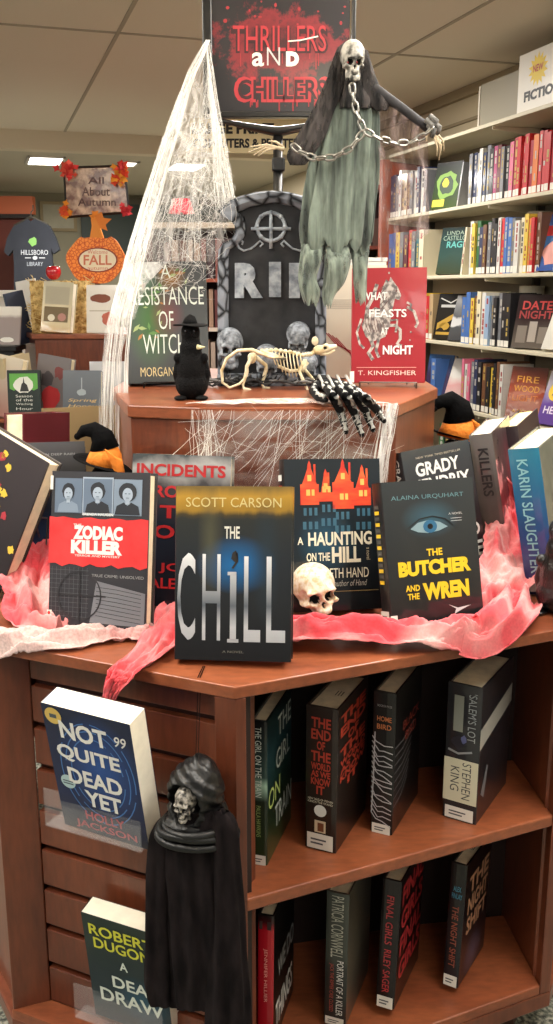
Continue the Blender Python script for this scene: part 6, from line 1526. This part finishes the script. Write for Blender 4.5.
for (cx_, cy_, c1_, c2_, n_, rr_) in ((69, 170, (206, 44, 40), (220, 80, 60), 22, 7), (120, 176, (226, 70, 40), (232, 150, 40), 34, 8), (124, 168, (200, 40, 40), (226, 70, 50), 16, 5), (66, 212, (236, 150, 40), (220, 80, 40), 18, 5.5), (126, 210, (190, 30, 44), (206, 50, 60), 14, 5), (96, 218, (230, 140, 40), (236, 160, 70), 8, 4)):
    b = MB()
    for i in range(n_):
        c0 = fp(cx_ + rnd.gauss(0, rr_*.45), cy_ + rnd.gauss(0, rr_*.55), -.012 - rnd.uniform(0, .02)); a = rnd.uniform(0, 6.28); e1_ = Vector((math.cos(a), rnd.uniform(-.5, .5), math.sin(a))).normalized(); e2_ = e1_.cross(Vector((rnd.uniform(-.4, .4), -1, rnd.uniform(-.4, .4)))).normalized()
        L = rnd.uniform(.014, .024); pts = [c0 + e1_*L, c0 + e2_*L*.4 + e1_*L*.3, c0 + e2_*L*.8, c0 + e2_*L*.25 - e1_*L*.3, c0 - e1_*L*.8, c0 - e2_*L*.25 - e1_*L*.3, c0 - e2_*L*.8, c0 - e2_*L*.4 + e1_*L*.3]
        b.add(pts, [tuple(range(8))], i % 2)
    b.build('leaf_cluster', [M(c1_, .7), M(c2_, .7)], fs, solid=.001)
# grey book on black stand left of it and white counter
wc = thing('white_counter', 'white laminate counter behind the left displays', 'counter', (at(10, 290, 5.36).x, 5.36, 0)); b = MB(); b.box((-.5, 0, 0), (.16, .6, 1.20)); b.build('cabinet', M((206, 202, 194), .5), wc); b = MB(); b.box((-.52, -.02, 1.20), (.18, .62, 1.235)); b.build('counter_top', M((232, 228, 220), .4), wc, bevel=.003)
ps = thing('black_pedestal', 'black display pedestal at the left frame edge', 'pedestal', (at(6, 345, 4.05).x, 4.05, .751)); b = MB(); b.box((-.2, -.1, 0), (.06, .03, .24)); b.build('column', BLK, ps); b = MB(); b.box((-.21, -.12, .24), (.075, .04, .26)); b.build('top', BLK, ps, bevel=.003)
gb('grey book with a small white cloud on the black pedestal', 6, 342, 3.99, 1.011, .12, .16, yaw=-8, lean=14, stops=[(0, (150, 140, 140)), (.7, (156, 144, 144)), (.8, (226, 222, 216)), (1, (232, 230, 224))], t=.012, art_=lambda k_: k_.art([(ngon(.55, .13, .25, .07, 16, jag=.1, seed=3), 0, 1)], [WHITE]))
gb('thin dark blue book leaning at the right side of the black pedestal', 25, 343, 4.10, 1.011, .10, .22, yaw=55, lean=4, roll=-10, col=(54, 64, 86), t=.014)
gb('white leaflet leaning between the dark blue book and the hay bale', 31, 334, 4.30, 1.061, .12, .22, yaw=-30, lean=4, roll=-8, stops=[(0, (226, 224, 220)), (1, (236, 234, 230))], t=.006)

# ================================================================== far background
# t-shirt on a hanger by the wooden doorway
Yh = 8.0; sh = thing('hanging_tshirt', 'navy t-shirt with pale chest print hanging in the left background', 't-shirt', at(31, 218, Yh))
def hp2(px, py, y=0): p_ = at(px, py, Yh); return rel(Vector((p_.x, Yh + y, p_.z)), sh)
shp = [(24, 222), (28, 219), (31, 222), (35, 219), (40, 221), (50, 226), (56, 238), (60, 250), (54, 254), (52, 248), (53, 270), (53, 294), (36, 295), (15, 293), (15, 268), (14, 250), (9, 256), (5, 252), (8, 238), (14, 227)]
P = [hp2(*c_) for c_ in shp]; b = MB(); b.prism([(c_.x, c_.z) for c_ in P], -.03, .03, T=T2); NV = M((38, 41, 49), .9, var=.15, vscale=8)
o = b.build('shirt', NV, sh)
hfm = lambda u, v, e: tuple(hp2(u, v, -.03 - e))
lettering(sh, 'HILLSBORO', M((176, 180, 186), .8), hfm, (22, 255, 49, 250), eps=.002, bold=.01, name='shirt_print'); lettering(sh, 'LIBRARY', M((150, 156, 164), .8), hfm, (28, 266, 44, 262), eps=.002, bold=.01, name='shirt_print')
art(sh, [(ngon(34, 242, 4, 4.5, 10, jag=.2, seed=3), 0, 0), (ngon(36, 258, 2.5, 2, 10), 1, 0), (rect(26, 257.5, 32, 258.5), 1, 0), (rect(40, 257.5, 46, 258.5), 1, 0)], hfm, 'shirt_emblem', mats=[M((120, 170, 90), .8), M((176, 180, 186), .8)], eps=.002)
b = MB(); b.tube([hp2(14, 226), hp2(31, 217), hp2(48, 225)], .012, 6); b.tube([hp2(31, 217), hp2(31, 212), hp2(33, 210), hp2(33, 205)], .005, 6); b.build('hanger', M((60, 56, 50), .5), sh)
# wooden doorway
dw = thing('wooden_cubicle', 'red-brown wooden partition with painted-on header glow in the far left corner', 'partition', (at(10, 290, 8.4).x, 8.4, 0)); 
def dpx(px, py, y=0): p_ = at(px, py, 8.4); return rel(Vector((p_.x, 8.4 + y, p_.z)), dw)
a_ = dpx(-60, 214); c_ = dpx(32, 196); b = MB(); b.box((a_.x, 0, a_.z), (c_.x, .1, c_.z)); b.build('header', M((176, 92, 58), .5), dw)  # orange light on the header is painted as its colour
a_ = dpx(-60, 218); c_ = dpx(30, 214); b = MB(); b.box((a_.x, -.01, a_.z), (c_.x, .1, c_.z)); b.build('dark_rail', M((30, 20, 18), .5), dw)
a_ = dpx(-60, 218); c_ = dpx(30, 218); b = MB(); b.box((a_.x, .05, 0), (c_.x, .1, c_.z)); b.build('panel', M((88, 34, 22), .5), dw)
# wall pieces on the back wall
def wallrect(name, px0, py0, px1, py1, y, th, mat, parent, org): 
    a_ = on_v(px0, py1, VBACK - y); c_ = on_v(px1, py0, VBACK - y); a_l = uv_of(a_); c_l = uv_of(c_)
    b = MB(); b.box((a_l[0] - org[0], a_l[1] - org[1], a_.z - org[2]), (c_l[0] - org[0], a_l[1] - org[1] + th, c_.z - org[2])); return b.build(name, mat, parent)
def wallthing(name, label, cat, px, py, y):
    p_ = on_v(px, py, VBACK - y); t_ = thing(name, label, cat, p_, (0, 0, ROOM)); u_, v_ = uv_of(p_); return t_, (u_, v_, p_.z)
t, og = wallthing('framed_picture', 'pale framed picture on the back wall above the t-shirt', 'picture', 58, 216, .03)
wallrect('frame', 41, 202, 76, 231, .03, .02, M((150, 134, 100), .6), t, og); wallrect('print', 44, 205, 73, 228, .035, .02, M((170, 166, 146), .6, var=.15, vscale=5), t, og)
t, og = wallthing('chalkboard', 'long dark green board on the back wall behind pumpkin and cobweb', 'board', 150, 230, .03)
wallrect('board', 83, 203, 226, 262, .03, .02, M((38, 54, 48), .5), t, og); wallrect('rim', 82, 200, 227, 203, .035, .03, M((90, 84, 70), .5), t, og)
# red lamp shade seen through the cobweb, on the distant bookcase
Yb = 5.6; fb = thing('bookcase', 'dark red wooden bookcase seen through the cobweb', 'bookcase', (at(188, 300, Yb).x, Yb, 0))
def bpx(px, py): p_ = at(px, py, Yb); return rel(p_, fb)
xl = bpx(146, 230).x; xr = bpx(246, 230).x; zt = at(188, 228, Yb).z
MR = M((74, 26, 22), .5); b = MB(); b.box((xl, 0, 0), (xl + .03, .3, zt)); b.build('side', MR, fb); b = MB(); b.box((xr - .03, 0, 0), (xr, .3, zt)); b.build('side', MR, fb); b = MB(); b.box((xl - .02, -.02, zt), (xr + .02, .32, zt + .03)); b.build('top', M((176, 160, 140), .5), fb); b = MB(); b.box((xl, .28, 0), (xr, .3, zt)); b.build('back', M((52, 20, 18), .6), fb)
for i in range(5): b = MB(); b.box((xl + .03, 0, zt - .28*(i+1) - .02), (xr - .03, .28, zt - .28*(i+1))); b.build('shelf', M((150, 74, 50) if i != 1 else (206, 190, 176), .5), fb)
rnd = random.Random(12); pal = [(120, 60, 54), (150, 120, 100), (90, 40, 40), (170, 150, 136), (110, 80, 70), (60, 40, 44), (190, 160, 140)]
for i in range(3):
    x = fb.location.x + xl + .05; n_ = 0
    while x < fb.location.x + xr - .08 and n_ < 12:
        t_ = rnd.uniform(.03, .055); h_ = rnd.uniform(.18, .235); c_ = pal[rnd.randrange(7)]
        b = MB(); b.box((-t_/2, 0, 0), (t_/2, .003, h_), 0); b.box((-t_/2, 0, 0), (-t_/2 + .003, .15, h_), 0); b.box((t_/2 - .003, 0, 0), (t_/2, .15, h_), 0); b.box((-t_/2 + .003, .003, .004), (t_/2 - .003, .146, h_ - .004), 1)
        o = b.build('book', [M(c_, .5), PG]); o.location = (x + t_/2, Yb + .05, zt - .28*(i+1) + .001)
        cn = {(120, 60, 54): 'brick', (150, 120, 100): 'tan', (90, 40, 40): 'maroon', (170, 150, 136): 'beige', (110, 80, 70): 'brown', (60, 40, 44): 'dark plum', (190, 160, 140): 'cream'}[c_]
        tag(o, '%s book, %s from the left on the dark bookcase, %s shelf' % (cn, ORD[n_], ['top', 'middle', 'lower'][i]), 'book', 'books on the dark bookcase'); x += t_ + .003; n_ += 1
p_ = at(181, 213, Yb + .1); t = thing('desk_lamp', 'small lamp with red shade on top of the dark bookcase', 'lamp', (p_.x, Yb + .13, zt + .03))
hz = p_.z - zt - .03
b = MB(); b.grid(lambda u, v: ((.075 - .025*v)*math.cos(u*6.283), (.075 - .025*v)*math.sin(u*6.283), hz + .08*v), 24, 2, closed_u=True); b.build('lamp_shade', M((226, 40, 66), .5, emit=.5), t, smooth=True, solid=.002)
b = MB(); b.tube([(0, 0, 0), (0, 0, hz + .05)], .008, 8); b.tube([(0, 0, 0), (0, 0, .012)], .05, 20); b.build('stem', M((60, 50, 46), .5), t)
# dark bookcase just left of the steel one
Yc = 5.9; db = thing('bookcase', 'narrow dark red bookcase between the ghoul and the steel bookcase', 'bookcase', (at(370, 300, Yc).x, Yc, 0))
def cpx(px, py): p_ = at(px, py, Yc); return rel(p_, db)
xl = cpx(346, 230).x; xr = cpx(384, 230).x; zt = at(370, 190, Yc).z
b = MB(); b.box((xl, 0, 0), (xl + .02, .3, zt)); b.build('side', MR, db); b = MB(); b.box((xr - .02, 0, 0), (xr, .3, zt)); b.build('side', MR, db); b = MB(); b.box((xl, 0, zt), (xr, .3, zt + .03)); b.build('top', M((150, 60, 40), .5), db); b = MB(); b.box((xl, .28, 0), (xr, .3, zt)); b.build('back', M((40, 16, 16), .6), db)
for i in range(5): b = MB(); b.box((xl + .02, 0, zt - .36*(i+1) + .02), (xr - .02, .28, zt - .36*(i+1) + .04)); b.build('shelf', M((120, 50, 34), .5), db)
for j in range(2):
    for i, c_ in enumerate(((200, 150, 110), (150, 60, 50), (190, 180, 160), (90, 60, 50))):
        x = db.location.x + xl + .03 + i*.045; b = MB(); b.box((-.018, 0, 0), (.018, .003, .16), 0); b.box((-.018, .003, 0), (-.015, .14, .16), 0); b.box((.015, .003, 0), (.018, .14, .16), 0); b.box((-.015, .003, .004), (.015, .136, .156), 1)
        o = b.build('book', [M(c_, .5), PG]); o.location = (x + .018, Yc + .04, zt - .36*(j+1) + .041); tag(o, '%s small book, %s from the left on the narrow dark bookcase, %s shelf' % (['tan', 'brick', 'pale', 'brown'][i], ORD[i], ['top', 'second'][j]), 'book', 'books on the narrow dark bookcase')
# low case with a white box, behind the red book
Yw = 3.1; lc = thing('low_bookcase', 'low wooden case carrying a white box behind the raised level', 'bookcase', (at(368, 300, Yw).x, Yw, 0)); b = MB(); b.box((-.12, 0, 0), (.12, .3, 1.16)); b.build('body', WOOD, lc); b = MB(); b.box((-.13, -.01, 1.16), (.13, .31, 1.18)); b.build('top', WOODH, lc, bevel=.003)
wbx = thing('white_box', 'white box with small grey print standing above the red horse book', 'box', (at(368, 300, Yw).x, Yw + .05, 1.181)); hh = at(368, 257, Yw).z - 1.181
b = MB(); b.box((-.062, 0, 0), (.062, .16, hh)); b.build('carton', M((214, 212, 206), .5), wbx, bevel=.002); b = MB(); b.box((-.065, -.003, hh - .012), (.065, .163, hh)); b.build('lid', M((224, 222, 216), .5), wbx, bevel=.001)
lettering(wbx, 'Recorder', M((90, 90, 94), .6), lambda u, v, e: (-.05 + .1*u, -e, hh*v), (.05, .62, .55, .70), eps=.0012, bold=.01, name='box_print')
# hanging print sign
hs_ = thing('hanging_sign', 'cream hanging print-station sign with black capitals behind the sign pole', 'sign', at(262, 134, 6.0)); 
def sx_(px, py, y=0): p_ = at(px, py, 6.0); return rel(Vector((p_.x, 6.0 + y, p_.z)), hs_)
b = MB(); P = [sx_(*c_) for c_ in ((190, 118), (332, 118), (332, 156), (190, 151))]; b.prism([(c_.x, c_.z) for c_ in P], 0, .02, T=T2); b.build('board', M((236, 222, 176), .6), hs_)
sf = lambda u, v, e: tuple(sx_(u, v, -e)); INK = M((30, 26, 24), .6)
lettering(hs_, 'LARGE PRINT', INK, sf, (192, 134, 274, 123), eps=.002, bold=.05, name='sign_lettering'); lettering(hs_, 'COMPUTERS & PRINTERS', INK, sf, (193, 148, 304, 138.5), eps=.002, bold=.04, name='sign_lettering')
b = MB()
for px in (200, 322): 
    a_ = sx_(px, 118, .01); b.tube([a_, Vector((a_.x, a_.y, CEIL - hs_.location.z))], .003, 5)
b.build('suspension_wire', BWIRE, hs_)
